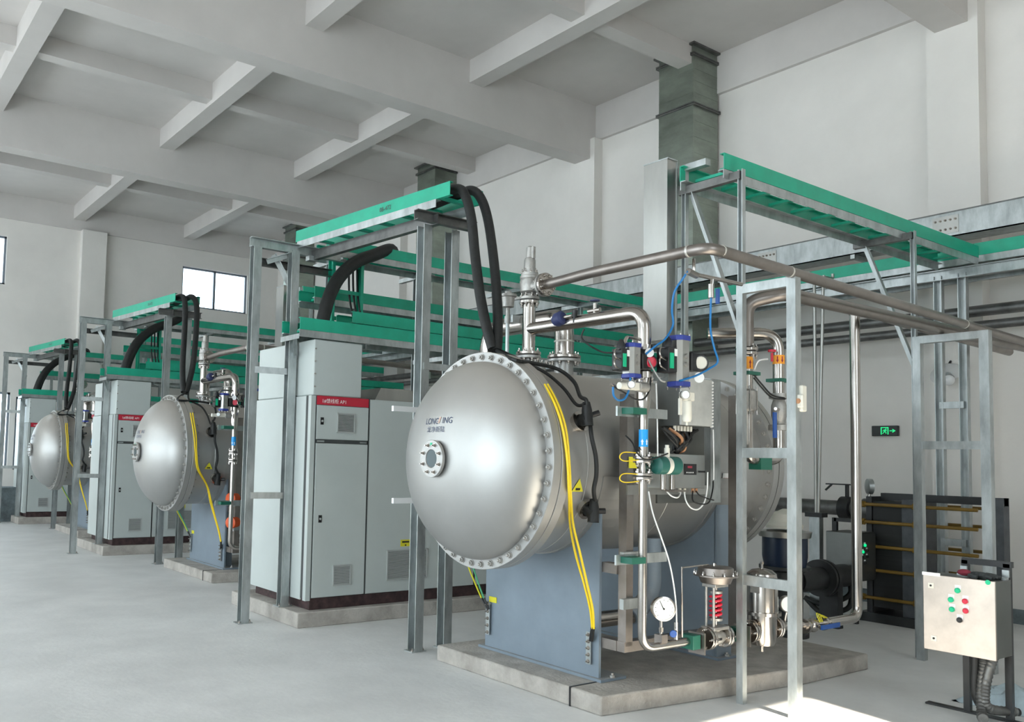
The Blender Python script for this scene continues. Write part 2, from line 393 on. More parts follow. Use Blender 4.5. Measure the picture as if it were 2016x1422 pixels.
# sight glass at the centre of the dome
xs = dome_x(0)
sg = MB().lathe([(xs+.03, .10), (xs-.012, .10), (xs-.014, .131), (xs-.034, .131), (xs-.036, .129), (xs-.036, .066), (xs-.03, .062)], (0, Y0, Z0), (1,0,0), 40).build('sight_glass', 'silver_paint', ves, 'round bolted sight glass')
MB().lathe([(xs-.026, .064), (xs-.031, .062)], (0, Y0, Z0), (1,0,0), 32).build('pane', 'sight', sg)
for k in range(8):
    a = 2*math.pi*(k+.5)/8; inst(BOLT_S, 'bolt', sg, (xs-.036, Y0+.10*math.cos(a), Z0+.10*math.sin(a)), rot_to((-1,0,0)))
MB().box((xs-.038, Y0-.012, Z0+.092), (xs-.0365, Y0+.012, Z0+.112)).build('mark', 'button_green', sg)
# lettering painted on the dome
def on_dome(u, v, y1, z1):
    y, z = y1-u, z1+v; return V((dome_x(math.hypot(y-Y0, z-Z0))-.0025, y, z))
lt = at(841, 836, 'x', 3.66)
text('LONG', 'lettering', 'logo_blue', dm, .062, lambda u, v: on_dome(u*.93, v, lt.y, lt.z))
lt2 = at(879, 834, 'x', 3.68)
text('ING', 'lettering', 'logo_blue', dm, .062, lambda u, v: on_dome(u*.98, v, lt2.y, lt2.z))
mb = MB(); q = at(871, 834, 'x', 3.68); mb.poly([on_dome(0, 0, q.y, q.z), on_dome(.018, 0, q.y, q.z), on_dome(.03, .045, q.y, q.z), on_dome(.012, .045, q.y, q.z)], (-.0006,0,0)); mb.build('lettering', 'logo_orange', dm, 'faded orange stroke of the logo')
lt3 = at(846, 851, 'x', 3.66)
text('龙净新陆', 'lettering', 'logo_blue', dm, .046, lambda u, v: on_dome(u*1.15, v, lt3.y, lt3.z))
# saddles
def saddle(x, yr=0):
    t = .022; ys = [Y0-.615, Y0+.615]; top_ = Z0-math.sqrt(RS**2-.615**2); pts = [(x, ys[0], .15), (x, ys[1], .15)]
    n = 18
    for i in range(n+1):
        y = lerp(ys[1], ys[0], i/n); pts.append((x, y, Z0-math.sqrt(max(0, (RS+.004)**2-(y-Y0)**2))))
    s = MB().poly(pts, (t, 0, 0)).build('saddle', 'grey_paint', ves)
    for y in (ys if yr else (Y0-.42, Y0+.42)): MB().box((x+(0 if yr else .022), y-.012, .15), (x+.19, y+.012, top_ if yr else Z0-math.sqrt(RS**2-.42**2))).build('side_plate', 'grey_paint', s)
    MB().box((x+.05, Y0-.02, .15), (x+.19, Y0+.02, Z0-RS)).build('web_plate', 'grey_paint', s)
    MB().box((x-.03, ys[0]-.05, .13), (x+.23, ys[1]+.05, .15)).build('base_plate', 'grey_paint', s)
    mbw = MB(); pw = []
    for i in range(25):
        a = math.radians(lerp(188, 352, i/24)); pw.append((math.cos(a), math.sin(a)))
    for i in range(24):
        (c0, s0), (c1, s1) = pw[i], pw[i+1]
        mbw.add([(x-.05, Y0+r*c, Z0+r*s_) for r in (RS, RS+.009) for c, s_ in ((c0, s0), (c1, s1))]+[(x+.25, Y0+r*c, Z0+r*s_) for r in (RS, RS+.009) for c, s_ in ((c0, s0), (c1, s1))],
                [(0,1,3,2),(4,6,7,5),(2,3,7,6),(0,4,5,1)]+([(0,2,6,4)] if i == 0 else [])+([(1,5,7,3)] if i == 23 else []))
    mbw.build('wear_plate', 'silver_paint', s)
    for y in (ys[0]-.035, ys[1]+.035): inst(BOLT, 'bolt', s, (x+.1, y, .15), rot_to((0,0,1)))
    return s
s1 = saddle(4.63); saddle(5.96, 1)
for px, py, px2, py2 in ((962, 1190, 963, 1245), (1160, 1250, 1160, 1302)):      # earth bars
    a, b = at(px, py, 'x', 4.615), at(px2, py2, 'x', 4.615)
    e = MB().box((4.606, a.y-.022, b.z-.02), (4.613, a.y+.022, a.z+.02)).box((4.606, a.y-.016, a.z), (4.63, a.y+.016, a.z+.01)).build('earth_bar', 'galv', s1)
    for k in range(5): inst(BOLT_S, 'bolt', e, (4.606, a.y, lerp(a.z, b.z, k/4)), rot_to((-1,0,0)))
q = at(970, 1181, 'x', 4.625); MB().box((4.625, q.y-.045, q.z-.022), (4.629, q.y+.045, q.z+.022)).build('label_plate', 'yellow_label', s1, 'yellow earthing label')
# nozzles on top
def flange(mb_, c, d, r, t=.022): return mb_.lathe([(0, r-.003), (.003, r), (t-.003, r), (t, r-.003)], c, d, 28)
def flange_pair(parent, c, d, r, pipe_r, nb=8, mt='stainless', mt2='silver_paint', bm=None, t=.022, name='flange'):
    """two bolted flanges meeting at c; d points away from the vessel"""
    c, d = V(c), V(d).normalized(); fl = MB(); flange(fl, c+d*.004, d, r, t); f1 = fl.build(name, mt, parent)
    fl = MB(); flange(fl, c-d*(t+.004), d, r, t); fl.build(name, mt2, parent)
    MB().cyl(c-d*.004, c+d*.004, r*.8, 20).build('gasket', 'cabinet_seam', f1)
    u = d.orthogonal().normalized(); v = d.cross(u)
    for k in range(nb):
        a = 2*math.pi*(k+.5)/nb; p = c+(u*math.cos(a)+v*math.sin(a))*(pipe_r+(r-pipe_r)*.58)
        inst(bm or BOLT_S, 'bolt', f1, p+d*(t+.004), rot_to(d)); inst(bm or BOLT_S, 'bolt', f1, p-d*(t+.004), rot_to(-d))
    return f1
n1, n2 = V((4.49, Y0, 2.463)), V((4.87, Y0, 2.468))
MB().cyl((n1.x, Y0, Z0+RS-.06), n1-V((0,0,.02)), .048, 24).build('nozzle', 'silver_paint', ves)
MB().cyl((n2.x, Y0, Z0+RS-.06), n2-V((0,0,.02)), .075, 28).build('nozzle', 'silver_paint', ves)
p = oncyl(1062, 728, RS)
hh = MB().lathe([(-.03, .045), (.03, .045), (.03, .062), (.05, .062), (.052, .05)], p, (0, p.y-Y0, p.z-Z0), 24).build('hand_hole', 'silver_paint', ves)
for k in range(6):
    a = k*math.pi/3; n_ = V((0, p.y-Y0, p.z-Z0)).normalized(); u = V((1,0,0)); v = n_.cross(u)
    inst(BOLT_T, 'bolt', hh, p+n_*.05+(u*math.cos(a)+v*math.sin(a))*.05, rot_to(n_))
# side ports with ring collars
ports = []
for px, py in ((1136, 834), (1149, 998)):
    p = oncyl(px, py, RS); n_ = V((0, p.y-Y0, p.z-Z0)).normalized(); ports.append((p, n_))
    r_ = MB().lathe([(-.02, .062), (.028, .062), (.03, .074), (.045, .074), (.047, .05), (.02, .048)], p, n_, 28).build('port', 'stainless', ves, 'round electrode port')
    MB().lathe([(.01, .046), (.03, .044)], p, n_, 24).build('insulator', 'black', r_)
# triangular warning sign and data plate
p = oncyl(1138, 960, RS+.004); n_ = V((0, p.y-Y0, p.z-Z0)).normalized(); ax_ = V((1,0,0)); tz = n_.cross(ax_) if n_.cross(ax_).z > 0 else ax_.cross(n_)
sgn = MB().poly([p-ax_*.055-tz*.03, p+ax_*.055-tz*.03, p+tz*.062], n_*.0015).build('warning_sign', 'yellow_label', ves, 'yellow triangular warning sign')
MB().poly([p+n_*.002-ax_*.022-tz*.02, p+n_*.002+ax_*.022-tz*.02, p+n_*.002+ax_*.022-tz*.004, p+n_*.002-ax_*.022-tz*.004], n_*.0005).build('print', 'black', sgn)
p = oncyl(1431, 943, RS+.004); n_ = V((0, p.y-Y0, p.z-Z0)).normalized(); tz = V((1,0,0)).cross(n_); tz = tz if tz.z > 0 else -tz
sgn = MB().poly([p-ax_*.06-tz*.045, p+ax_*.06-tz*.045, p+ax_*.06+tz*.045, p-ax_*.06+tz*.045], n_*.002).build('data_plate', 'white', ves, 'white data plate with red print')
for k in range(4): MB().poly([p+n_*.0025+ax_*(-.045+.024*k)-tz*.02, p+n_*.0025+ax_*(-.03+.024*k)-tz*.02, p+n_*.0025+ax_*(-.03+.024*k)+tz*.008, p+n_*.0025+ax_*(-.045+.024*k)+tz*.008], n_*.0005).build('print', 'red', sgn)
# drain pipe stub under the shell
MB().tube(fillet([(5.45, 4.45, 1.08), (5.45, 4.45, .62), (5.2, 4.45, .5)], .16), .075, 20).build('bottom_pipe', 'grey_paint', ves)
MB().tube([(4.78, 4.45, .5), (5.22, 4.45, .5)], .06, 18).build('bottom_pipe', 'stainless', ves)

# ---- pipework on top of the vessel
mb = MB(); RT = .05
pp = thing('gas_outlet_pipe', 'shiny stainless tee pipe bending down beside the {u} vessel', 'pipe', (n1.x, Y0, 2.47), 'stainless tee pipes on the vessels', 2)
zt = 2.665; YV = 3.738
MB().cyl(n1+V((0,0,.026)), (n1.x, Y0, 2.86), RT, 24).build('riser', 'stainless', pp)
MB().tube(fillet([(n1.x, Y0-.02, zt), (n1.x, YV, zt-.005), (n1.x, YV, 2.42)], .16, 8), .047, 24).build('branch', 'stainless', pp)
flange_pair(pp, n1, (0,0,1), .095, .05, 8)
MB().tube([(n1.x, 4.6, zt+.04), (n1.x, 4.6, zt+.065)], .012).build('weld_stub', 'stainless', pp)
ps = at(1112, 630, 'x', n1.x)                                       # navy pressure sensor and small needle valve
sn = MB().lathe([(-.05, .035), (-.02, .052), (.03, .052), (.045, .035)], (n1.x-.055, ps.y, ps.z), (0, -.9, .2), 20).build('pressure_sensor', 'navy', pp, 'navy blue pressure sensor')
MB().cyl((n1.x-.055, ps.y-.03, ps.z+.005), (n1.x-.04, ps.y-.11, ps.z+.012), .014).build('fitting', 'stainless', sn)
MB().lathe([(0, .02), (.03, .02), (.05, .012), (.09, .012)], (n1.x-.04, ps.y-.14, ps.z+.05), (.02, .05, -.6), 12).build('plug', 'black', sn)
hv = at(1171, 612, 'x', n1.x)
nv = MB().cyl((n1.x, hv.y, zt+.03), (n1.x, hv.y, zt+.11), .013).cyl((n1.x, hv.y+.06, zt+.06), (n1.x, hv.y-.05, zt+.06), .015).build('needle_valve', 'stainless', pp)
MB().lathe([(zt+.125, .006), (zt+.125, .034), (zt+.133, .034), (zt+.133, .006)], (n1.x, hv.y, 0), (0,0,1), 16).build('handwheel', 'navy', nv)
# safety valve
sv = thing('safety_valve', 'upright steel spring safety valve above the {u} vessel', 'valve', (n1.x, Y0, 2.86), 'safety valves', 2)
b = V((n1.x, Y0, 0))
flange_pair(sv, (n1.x, Y0, 2.888), (0,0,1), .078, .04, 8, 'cast_steel', 'stainless')
MB().lathe([(2.91, .04), (2.935, .045), (2.955, .07), (3.03, .076), (3.05, .07), (3.055, .074), (3.075, .074), (3.078, .07)], b, (0,0,1), 28).build('valve_body', 'cast_steel', sv)
bn = MB().lathe([(3.078, .066), (3.10, .066), (3.102, .045), (3.20, .044), (3.215, .038), (3.22, .03), (3.30, .027), (3.31, .014)], b, (0,0,1), 24).build('bonnet', 'cast_steel', sv)
for k in range(8):
    a = k*math.pi/4+.2; inst(BOLT_T, 'bolt', bn, (n1.x+.057*math.cos(a), Y0+.057*math.sin(a), 3.10), rot_to((0,0,1)))
MB().box((n1.x-.012, Y0-.05, 3.21), (n1.x+.012, Y0-.025, 3.30)).build('lift_lever', 'cast_steel', sv)
MB().cyl((n1.x, Y0-.05, 2.99), (n1.x, Y0-.15, 2.985), .045, 20).build('outlet', 'cast_steel', sv)
flange_pair(sv, (n1.x, Y0-.165, 2.985), (0,-1,0), .088, .042, 8, 'stainless', 'cast_steel')
# vent line from the safety valve, over the pipe frame and along it
vl = thing('vent_pipe', 'long dull stainless vent pipe running over the {u} pipe frames', 'pipe', (n1.x, Y0-.19, 2.985), 'vent pipes from the safety valves', 1)
vpts = [(n1.x, Y0-.19, 2.985), (n1.x, 4.45, 2.99), (n1.x, 4.25, 3.0), (n1.x, 3.25, 3.0), (9.9, 3.25, 2.865)]
MB().tube(fillet(vpts, .11, 6), .037, 18).build('pipe', 'stainless_dull', vl)
for q in ((n1.x+.13, 3.25, 3.0), (5.38, 3.25, 2.978), (8.02, 3.25, 2.912)): MB().lathe([(0, .038), (.004, .040), (.012, .040), (.016, .038)], q, (1,0,0), 18).build('weld', 'weld', vl)
MB().lathe([(0, .038), (.004, .040), (.012, .040), (.016, .038)], (n1.x, 3.38, 3.0), (0,1,0), 18).build('weld', 'weld', vl)
# big arch pipe over the shell
ap = thing('arch_pipe', 'wide stainless arch pipe going over the top of the {u} vessel', 'pipe', (n2.x, Y0, 2.47), 'arch pipes over the vessels', 2)
MB().tube(fillet([n2+V((0,0,.026)), (n2.x, Y0, 2.80), (n2.x, 5.78, 2.80), (n2.x, 5.78, 1.9)], .2, 10), .077, 28).build('pipe', 'stainless', ap)
flange_pair(ap, n2, (0,0,1), .132, .077, 10)
MB().lathe([(0, .078), (.004, .080), (.010, .080), (.014, .078)], (n2.x, Y0, 2.60), (0,0,1), 28).build('weld', 'weld', ap)
# air release valve behind
av = thing('air_release_valve', 'small domed air release valve behind the {u} safety valve', 'valve', at(1002, 640, 'y', 5.35), 'air release valves', 1)
c_ = at(1000, 600, 'y', 5.35); x_, z_ = c_.x, c_.z
MB().lathe([(z_-.16, .018), (z_-.03, .018), (z_-.02, .05), (z_+.06, .056), (z_+.065, .072), (z_+.085, .072), (z_+.09, .03), (z_+.11, .03)], (x_, 5.35, 0), (0,0,1), 20).build('float_body', 'cast_steel', av)
MB().tube([(x_, 5.35, z_-.15), (x_, 5.35, z_-.4)], .016).build('riser', 'galv', av)
MB().box((x_+.01, 5.30, z_-.15), (x_+.10, 5.40, z_-.09)).build('drain_cock', 'galv', av)

# ---- hoses and cables at the vessel
def hose(name, label, pts, r, mt, cat, group=None, unit=0, k=7, n=12):
    o_ = MB().tube(spline(pts, k), r, n).build(name, mt); return tag(o_, label, cat, group, unit)
H1 = [(4.36, 6.4, 3.93), (4.42, 5.9, 3.97), at(903, 372, 'y', 5.72), at(917, 388, 'y', 5.62), at(928, 430, 'y', 5.5), at(935, 500, 'y', 5.4), at(945, 580, 'y', 5.25), at(957, 640, 'y', 5.12), at(970, 688, 'y', 5.02)]
H2 = [(4.50, 6.4, 3.93), (4.56, 5.9, 3.97), at(928, 375, 'y', 5.72), at(948, 393, 'y', 5.62), at(962, 440, 'y', 5.48), at(974, 530, 'y', 5.3), at(979, 600, 'y', 5.18), at(980, 650, 'y', 5.08), at(978, 692, 'y', 5.0)]
hose('cable_hose', 'thick black hose dropping from tray end to the {u} vessel, left one', H1, .041, 'rubber', 'hose', 'black hoses over the vessels', 2)
hose('cable_hose', 'thick black hose dropping from tray end to the {u} vessel, right one', H2, .041, 'rubber', 'hose', 'black hoses over the vessels', 2)
(p1, n1_), (p2, n2_) = ports
c1 = p1+n1_*.11; c2 = p2+n2_*.11
def connector(parent, p, n_, d):
    MB().tube([p+n_*.03, p+n_*.11], .042, 16).build('plug', 'rubber', parent)
    k_ = MB().tube([p+n_*.10-V(d)*.07, p+n_*.105+V(d)*.06, p+n_*.105+V(d)*.13], [.04, .036, .026], 14).build('elbow_plug', 'rubber', parent)
    MB().cyl(p+n_*.1+V((.05,0,.02)), p+n_*.12+V((.09,-.01,.03)), .02, 12).build('knob', 'black', k_)
pc = thing('power_cable', 'black high-voltage cable plugged into the upper port of the {u} vessel', 'cable', at(978, 695, 'y', 5.0), 'black cables on the vessels', 2)
MB().tube(spline([at(978, 690, 'y', 5.0), oncyl(1010, 708, .80), oncyl(1055, 716, .77), oncyl(1100, 728, .75), oncyl(1130, 752, .75), oncyl(1142, 780, .76), p1+n1_*.10+V((-.01,0,.12)), p1+n1_*.10+V((0,0,.06))], 7), .014, 10).build('cable', 'rubber', pc)
connector(pc, p1, n1_, (0, .1, .8))
MB().tube(spline([at(985, 690, 'y', 5.0), oncyl(1030, 712, .76), oncyl(1075, 735, .73), oncyl(1110, 765, .73), oncyl(1135, 797, .75), p1+n1_*.11+V((-.02,0,.09))], 7), .012, 10).build('cable', 'rubber', pc)
pc = thing('power_cable', 'black cable linking the upper and lower ports of the {u} vessel', 'cable', p2, 'black cables on the vessels', 2)
MB().tube(spline([p1+n1_*.10+V((.03,0,-.03)), oncyl(1165, 862, .78), oncyl(1173, 900, .77), oncyl(1174, 935, .77), oncyl(1169, 965, .78), p2+n2_*.10+V((.02,0,.08))], 7), .015, 10).build('cable', 'rubber', pc)
connector(pc, p2, n2_, (.1, .1, .8))
for j, (dx, dz) in enumerate(((0, 0), (6, 3))):
    pts = [oncyl(1072+dx, 757, .785), oncyl(1092+dx, 795, .80), oncyl(1108+dx, 845, .802), oncyl(1117+dx*.6, 910, .803), oncyl(1120+dx*.6, 970, .80), at(1122+dx, 1030, 'x', 4.36), at(1133+dx*1.5, 1090, 'x', 4.42), at(1150+dx, 1150, 'x', 4.48), at(1162+dx*.8, 1200, 'x', 4.54), at(1166+dx*.5, 1238, 'x', 4.585)]
    c_ = thing('earth_cable', 'yellow earth cable hanging over the {u} vessel side, %s strand' % ('left', 'right')[j], 'cable', pts[-1], 'yellow earth cables', 2)
    MB().tube(spline(pts, 6), .0085, 8).build('cable', 'yellow', c_)
    MB().tube([pts[-1]+V((0,0,.01)), at(1162+dx*.5, 1262, 'x', 4.60)], .011, 8).build('lug_sleeve', 'black', c_)
for j, dx in enumerate((0, 9)):
    pts = [at(915+dx, 1085, 'x', 4.35), at(922+dx, 1115, 'x', 4.42), at(936+dx*.7, 1150, 'x', 4.52), at(948+dx*.5, 1178, 'x', 4.58)]
    c_ = thing('earth_wire', '%s earth wire at the left foot of the {u} vessel saddle' % ('thin green-yellow', 'thin green')[j], 'wire', pts[-1], 'green earth wires', 2)
    MB().tube(spline(pts, 6), .007, 8).build('wire', ('yellow_label', 'ground_wire')[j], c_)
    MB().tube([pts[-1], at(960+dx*.3, 1200, 'x', 4.602)], .009, 8).build('lug_sleeve', 'black', c_)
# ------------------------------------------------------------------ cabinets
o = MB().poly([(3.95, 9.0, 0), (3.95, 7.44, 0), (9.2, 7.36, 0), (9.2, 9.0, 0)], (0, 0, .148)).build('cabinet_plinth', 'concrete', bevel=.01)
tag(o, 'low concrete plinth carrying the {u} row of grey cabinets', 'plinth', 'cabinet plinths', 2)
CY = 7.5
o = thing('plinth_frame', 'dark rusty steel channel base under the {u} grey cabinets', 'base frame', (5.5, CY+.6, .149), 'cabinet bases', 2)
MB().chan((4.12, CY+.05, .205), (7.6, CY+.05, .205), .05, .11, flip=-1).build('front_channel', 'rust_base', o)
MB().chan((4.12, 8.72, .205), (7.6, 8.72, .205), .05, .11).build('rear_channel', 'rust_base', o)
for x in (4.12, 4.74, 6.18, 7.58): MB().box((x, CY+.03, .15), (x+.03, 8.74, .262)).build('cross_member', 'rust_base', o)
def grille(parent, x0, x1, z0, z1, y, n, name='vent_grille'):
    g = MB().box((x0, y-.012, z0), (x0+.012, y, z1)).box((x1-.012, y-.012, z0), (x1, y, z1)).box((x0, y-.012, z0), (x1, y, z0+.012)).box((x0, y-.012, z1-.012), (x1, y, z1)).build(name, 'vent', parent)
    MB().box((x0+.01, y-.003, z0+.01), (x1-.01, y-.001, z1-.01)).build('backing', 'cabinet_seam', g)
    mb = MB()
    for k in range(n):
        z = lerp(z0+.012, z1-.012, (k+.5)/n); h_ = (z1-z0)/n*.62
        mb.add([(x0+.011, y-.003, z+h_*.5), (x1-.011, y-.003, z+h_*.5), (x1-.011, y-.013, z-h_*.5), (x0+.011, y-.013, z-h_*.5), (x0+.011, y-.003, z-h_*.35), (x1-.011, y-.003, z-h_*.35)], [(0,1,2,3), (3,2,5,4)])
    s_ = mb.build('louvres', 'vent', g); s_['kind'] = 'stuff'
    return g
def lock(parent, x, y, z):
    l = MB().box((x-.017, y-.006, z-.036), (x+.017, y, z+.036)).build('lock', 'black', parent)
    MB().lathe([(0, .011), (.006, .011)], (x, y-.006, z), (0,-1,0), 12).build('key_slot', 'vent', l)
cab = thing('feeder_cabinet', 'tall pale grey feeder cabinet with red header strip, {u} of three', 'cabinet', (4.4, CY+.6, .262), 'feeder cabinets', 2)
x0, x1, zb, zt_ = 4.06, 4.725, .264, 2.255
MB().box((x0+.012, CY+.02, zb), (x1, 8.78, zt_)).build('body', 'cabinet', cab)
MB().box((x0, CY+.0, zb-.02), (x0+.05, CY+.06, zt_)).build('corner_post', 'cabinet', cab)
MB().box((x0+.05, CY+.002, zb), (x0+.062, CY+.022, zt_)).build('seam', 'cabinet_seam', cab)
MB().box((x0, CY+.11, zb-.02), (x0+.014, 8.79, zt_-.005)).build('side_panel', 'cabinet', cab)
MB().box((x0+.004, CY+.062, zb), (x0+.012, CY+.108, zt_)).build('seam', 'cabinet_seam', cab)
hs = MB().box((x0+.062, CY-.006, zt_-.088), (x1, CY+.02, zt_)).build('header_strip', 'red_strip', cab, 'red header strip')
text('1#馈线柜 AP1', 'lettering', 'ink_white', hs, .05, lambda u, v: V((x0+.115+u, CY-.0075, zt_-.066+v)), sx=.95)
zd = at(600, 866, 'y', CY).z
ud = MB().box((x0+.066, CY-.012, zd+.012), (x1-.004, CY+.02, zt_-.094)).build('upper_door', 'cabinet', cab)
ld = MB().box((x0+.066, CY-.012, zb+.01), (x1-.004, CY+.02, zd-.03)).build('lower_door', 'cabinet', cab)
MB().box((x0+.066, CY-.004, zd-.028), (x1-.004, CY+.02, zd+.01)).build('gap', 'cabinet_seam', cab)
for xx in (x0+.075, x1-.095): MB().box((xx, CY-.008, zd-.018), (xx+.08, CY, zd+.0)).build('hinge', 'galv', cab)
q = at(610, 828, 'y', CY); lock(ud, x0+.12, CY-.012, q.z)
q = at(612, 1022, 'y', CY); lock(ld, x0+.13, CY-.012, q.z)
grille(ud, x0+.29, x0+.50, at(650, 852, 'y', CY).z, at(650, 812, 'y', CY).z, CY-.012, 12)
grille(ld, x0+.29, x0+.50, at(665, 1153, 'y', CY).z, at(665, 1112, 'y', CY).z, CY-.012, 12)
tb = MB().box((x0+.012, CY-.005, zt_+.003), (x1-.09, 8.76, 2.815)).build('top_box', 'cabinet', cab, bevel=.012)
for k in range(4): inst(BOLT_T, 'screw', tb, (x0+.03, CY-.005, lerp(zt_+.09, 2.72, k/3)), rot_to((0,-1,0)), .8)
def big_cab(name, label, xa, xb, sticker):
    c = thing(name, label, 'cabinet', ((xa+xb)/2, CY+.6, .262), name.replace('_', ' ')+'s', 2 if sticker else 1)
    MB().box((xa, CY+.02, .264), (xb, 8.78, zt_)).build('body', 'cabinet', c)
    d = MB().box((xa+.012, CY-.006, .272), (xb-.012, CY+.02, zt_-.01)).build('door', 'cabinet', c)
    MB().box((xa, CY+.004, .264), (xa+.012, CY+.02, zt_)).build('seam', 'cabinet_seam', c)
    gx = xa+.26; grille(d, gx, gx+.52, .385, .70, CY-.006, 20)
    if sticker:
        s_ = MB().box((gx+.17, CY-.008, .73), (gx+.30, CY-.006, .80)).build('sticker', 'yellow_label', d, 'yellow warning sticker')
        MB().box((gx+.19, CY-.0085, .768), (gx+.28, CY-.008, .785)).box((gx+.225, CY-.0085, .735), (gx+.245, CY-.008, .75)).build('print', 'black', s_)
    MB().poly([(xa+.1, CY+.05, zt_), (xb-.15, CY+.05, zt_), (xb-.22, CY+.05, zt_+.13), (xa+.17, CY+.05, zt_+.13)], (0, .7, 0)).build('top_hood', 'stainless_sheet', c)
    return c
big_cab('inverter_cabinet', 'wide pale grey cabinet with yellow sticker beside the {u} feeder cabinet', 4.735, 6.17, True)
big_cab('transformer_cabinet', 'wide pale grey cabinet half hidden behind the {u} vessel dome', 6.18, 7.6, False)

# ------------------------------------------------------------------ gantry that carries the upper cable tray
def foot(mb_, x, y, z=0, s=.075): mb_.box((x-s, y-s*.8, z), (x+s, y+s*.8, z+.01))
g = thing('cable_gantry', 'galvanised steel gantry with ladder posts over the {u} cabinet and vessel', 'gantry', (4.1, 7.0, 0), 'cable gantries', 2)
ZT = 3.80
for x, y, z in ((3.62, 7.95, 0), (4.0, 7.86, .15), (4.39, 6.11, 0), (4.70, 6.11, 0)):
    MB().chan((x, y, z+.01), (x, y, ZT-.05 if x < 4.2 else 3.72), .085, .10 if x < 4.2 else .11, t=.009).build('post', 'galv', g)
    mb = MB(); foot(mb, x, y, z); fp = mb.build('foot_plate', 'galv', g)
    for sx in (-.055, .055): inst(BOLT_S, 'bolt', fp, (x+sx, y-.035, z+.01), rot_to((0,0,1)))
za, zc = at(530, 731, 'y', 7.95).z, at(535, 975, 'y', 7.95).z
for z in (za, zc): MB().bar((3.63, 7.90, z), (4.05, 7.84, z), .01, .065).build('rung', 'galv', g)
for z in (at(850, 722, 'y', 6.05).z, at(850, 1000, 'y', 6.05).z): MB().bar((4.37, 6.05, z), (4.72, 6.05, z), .01, .06).build('rung', 'galv', g)
MB().chan((3.56, 7.95, ZT), (4.62, 7.95, ZT), .06, .10).build('cross_beam', 'galv', g)
MB().chan((3.66, 8.08, ZT-.16), (4.6, 8.08, ZT-.16), .05, .08).build('cross_beam', 'steel_dark', g)
MB().chan((4.2, 5.98, 3.76), (4.86, 5.98, 3.76), .06, .09).build('cross_beam', 'steel_dark', g)
MB().angle((4.34, 5.85, 3.85), (4.13, 8.0, 3.86), .06, .07).build('bearer', 'galv', g)
MB().angle((4.68, 5.85, 3.85), (4.47, 8.0, 3.86), .06, .07, flip=-1).build('bearer', 'galv', g)
MB().chan((4.44, 5.95, 3.76), (4.28, 7.95, 3.765), .06, .10).build('long_beam', 'steel_dark', g)
MB().angle((3.74, 7.93, 3.62), (4.03, 7.9, 3.74), .05, .05).build('brace', 'galv', g)
MB().angle((3.84, 8.0, 3.72), (4.05, 7.92, 3.32), .05, .05).build('brace', 'galv', g)
MB().box((4.2, 7.9, 3.70), (4.3, 7.98, 3.75)).build('gusset', 'galv', g)

# ------------------------------------------------------------------ green cable trays
def tray(name, label, p0, p1, width, group=None, unit=0, h=.12, bearer=True, rung=.32, fl=.038, both=True):
    p0, p1 = V(p0), V(p1); d = (p1-p0).normalized(); s_ = d.cross(V((0,0,1))).normalized()
    t = thing(name, label, 'cable tray', p0, group, unit)
    for sg_ in (-1, 1):
        MB().chan(p0+s_*sg_*width/2, p1+s_*sg_*width/2, fl, h, t=.006, flip=-sg_).build('side_rail', 'green_frp', t)
        if bearer: MB().angle(p0+s_*sg_*(width/2-.01)-V((0,0,h/2+.036)), p1+s_*sg_*(width/2-.01)-V((0,0,h/2+.036)), .05, .07, flip=-sg_).build('bearer', 'galv', t)
    L = (p1-p0).length; n = int(L/rung); me = None
    for k in range(n):
        p = p0+d*(L*(k+.5)/n)-V((0,0,h*.3))
        if me is None:
            mbx = MB().bar(-s_*(width/2-.02), s_*(width/2-.02), .05, .022); me = mbx.mesh('rung'); me.materials.append(M['green_frp'])
        inst(me, 'rung', t, p)
    return t
t = tray('cable_tray', 'bright green cable tray sloping to view above the {u} gantry posts', (4.53, 5.70, 3.945), (4.30, 8.05, 3.955), .36, 'raised tray ends', 2, bearer=False)
text('08-472', 'lettering', 'cabinet_seam', t, .06, lambda u, v: V((4.53-.20-.0979*(6.62-u-5.70)-.006, 6.62-u, 3.925+v)))
tray('cable_tray', 'green cable tray running from the {u} gantry to the wall', (4.55, 8.2, 3.95), (9.75, 8.2, 3.95), .36, 'trays from gantry to wall', 2)
tray('cable_tray', 'lower green cable tray at the back above the {u} cabinets', (4.5, 8.5, 3.47), (9.75, 8.5, 3.47), .34, 'back trays over the cabinets', 2)
tray('cable_tray', 'green cable tray stacked second above the {u} cabinet tops', (4.55, 7.74, 3.10), (9.75, 7.74, 3.10), .30, 'stacked trays over the cabinets', 1, bearer=False)
tray('cable_tray', 'green cable tray resting just above the {u} cabinet tops', (3.9, 7.68, 2.955), (9.75, 7.68, 2.955), .36, 'trays over the cabinet tops', 2)
o = thing('tray_stand', 'galvanised uprights holding the green trays above the {u} cabinets', 'support', (5, 8.2, 2.82), 'tray stands', 2)
for x in (4.70, 5.9, 7.3, 8.7):
    MB().chan((x, 8.36, 2.26), (x, 8.36, 3.88), .05, .06).build('upright', 'galv', o)
    MB().chan((x, 7.5, 2.80), (x, 8.36, 2.80), .05, .05).build('arm', 'galv', o)
    MB().chan((x, 8.02, 3.83), (x, 8.7, 3.83), .05, .05).build('arm', 'galv', o)
MB().angle((3.92, 7.62, 2.80), (4.06, 7.86, 2.62), .04, .04).build('brace', 'galv', o)
MB().angle((3.92, 7.5, 2.83), (3.92, 7.9, 2.83), .04, .05).build('arm', 'galv', o)
o = thing('tray_riser', 'vertical green tray ladder beside the {u} bent hose', 'cable tray', (4.5, 8.3, 2.95), 'vertical tray risers', 1)
for x in (4.56, 4.92): MB().chan((x, 8.05, 2.98), (x, 8.05, 3.88), .035, .10).build('side_rail', 'green_frp', o)
for z in (3.15, 3.45, 3.75): MB().bar((4.57, 8.05, z), (4.91, 8.05, z), .03, .04).build('rung', 'green_frp', o)
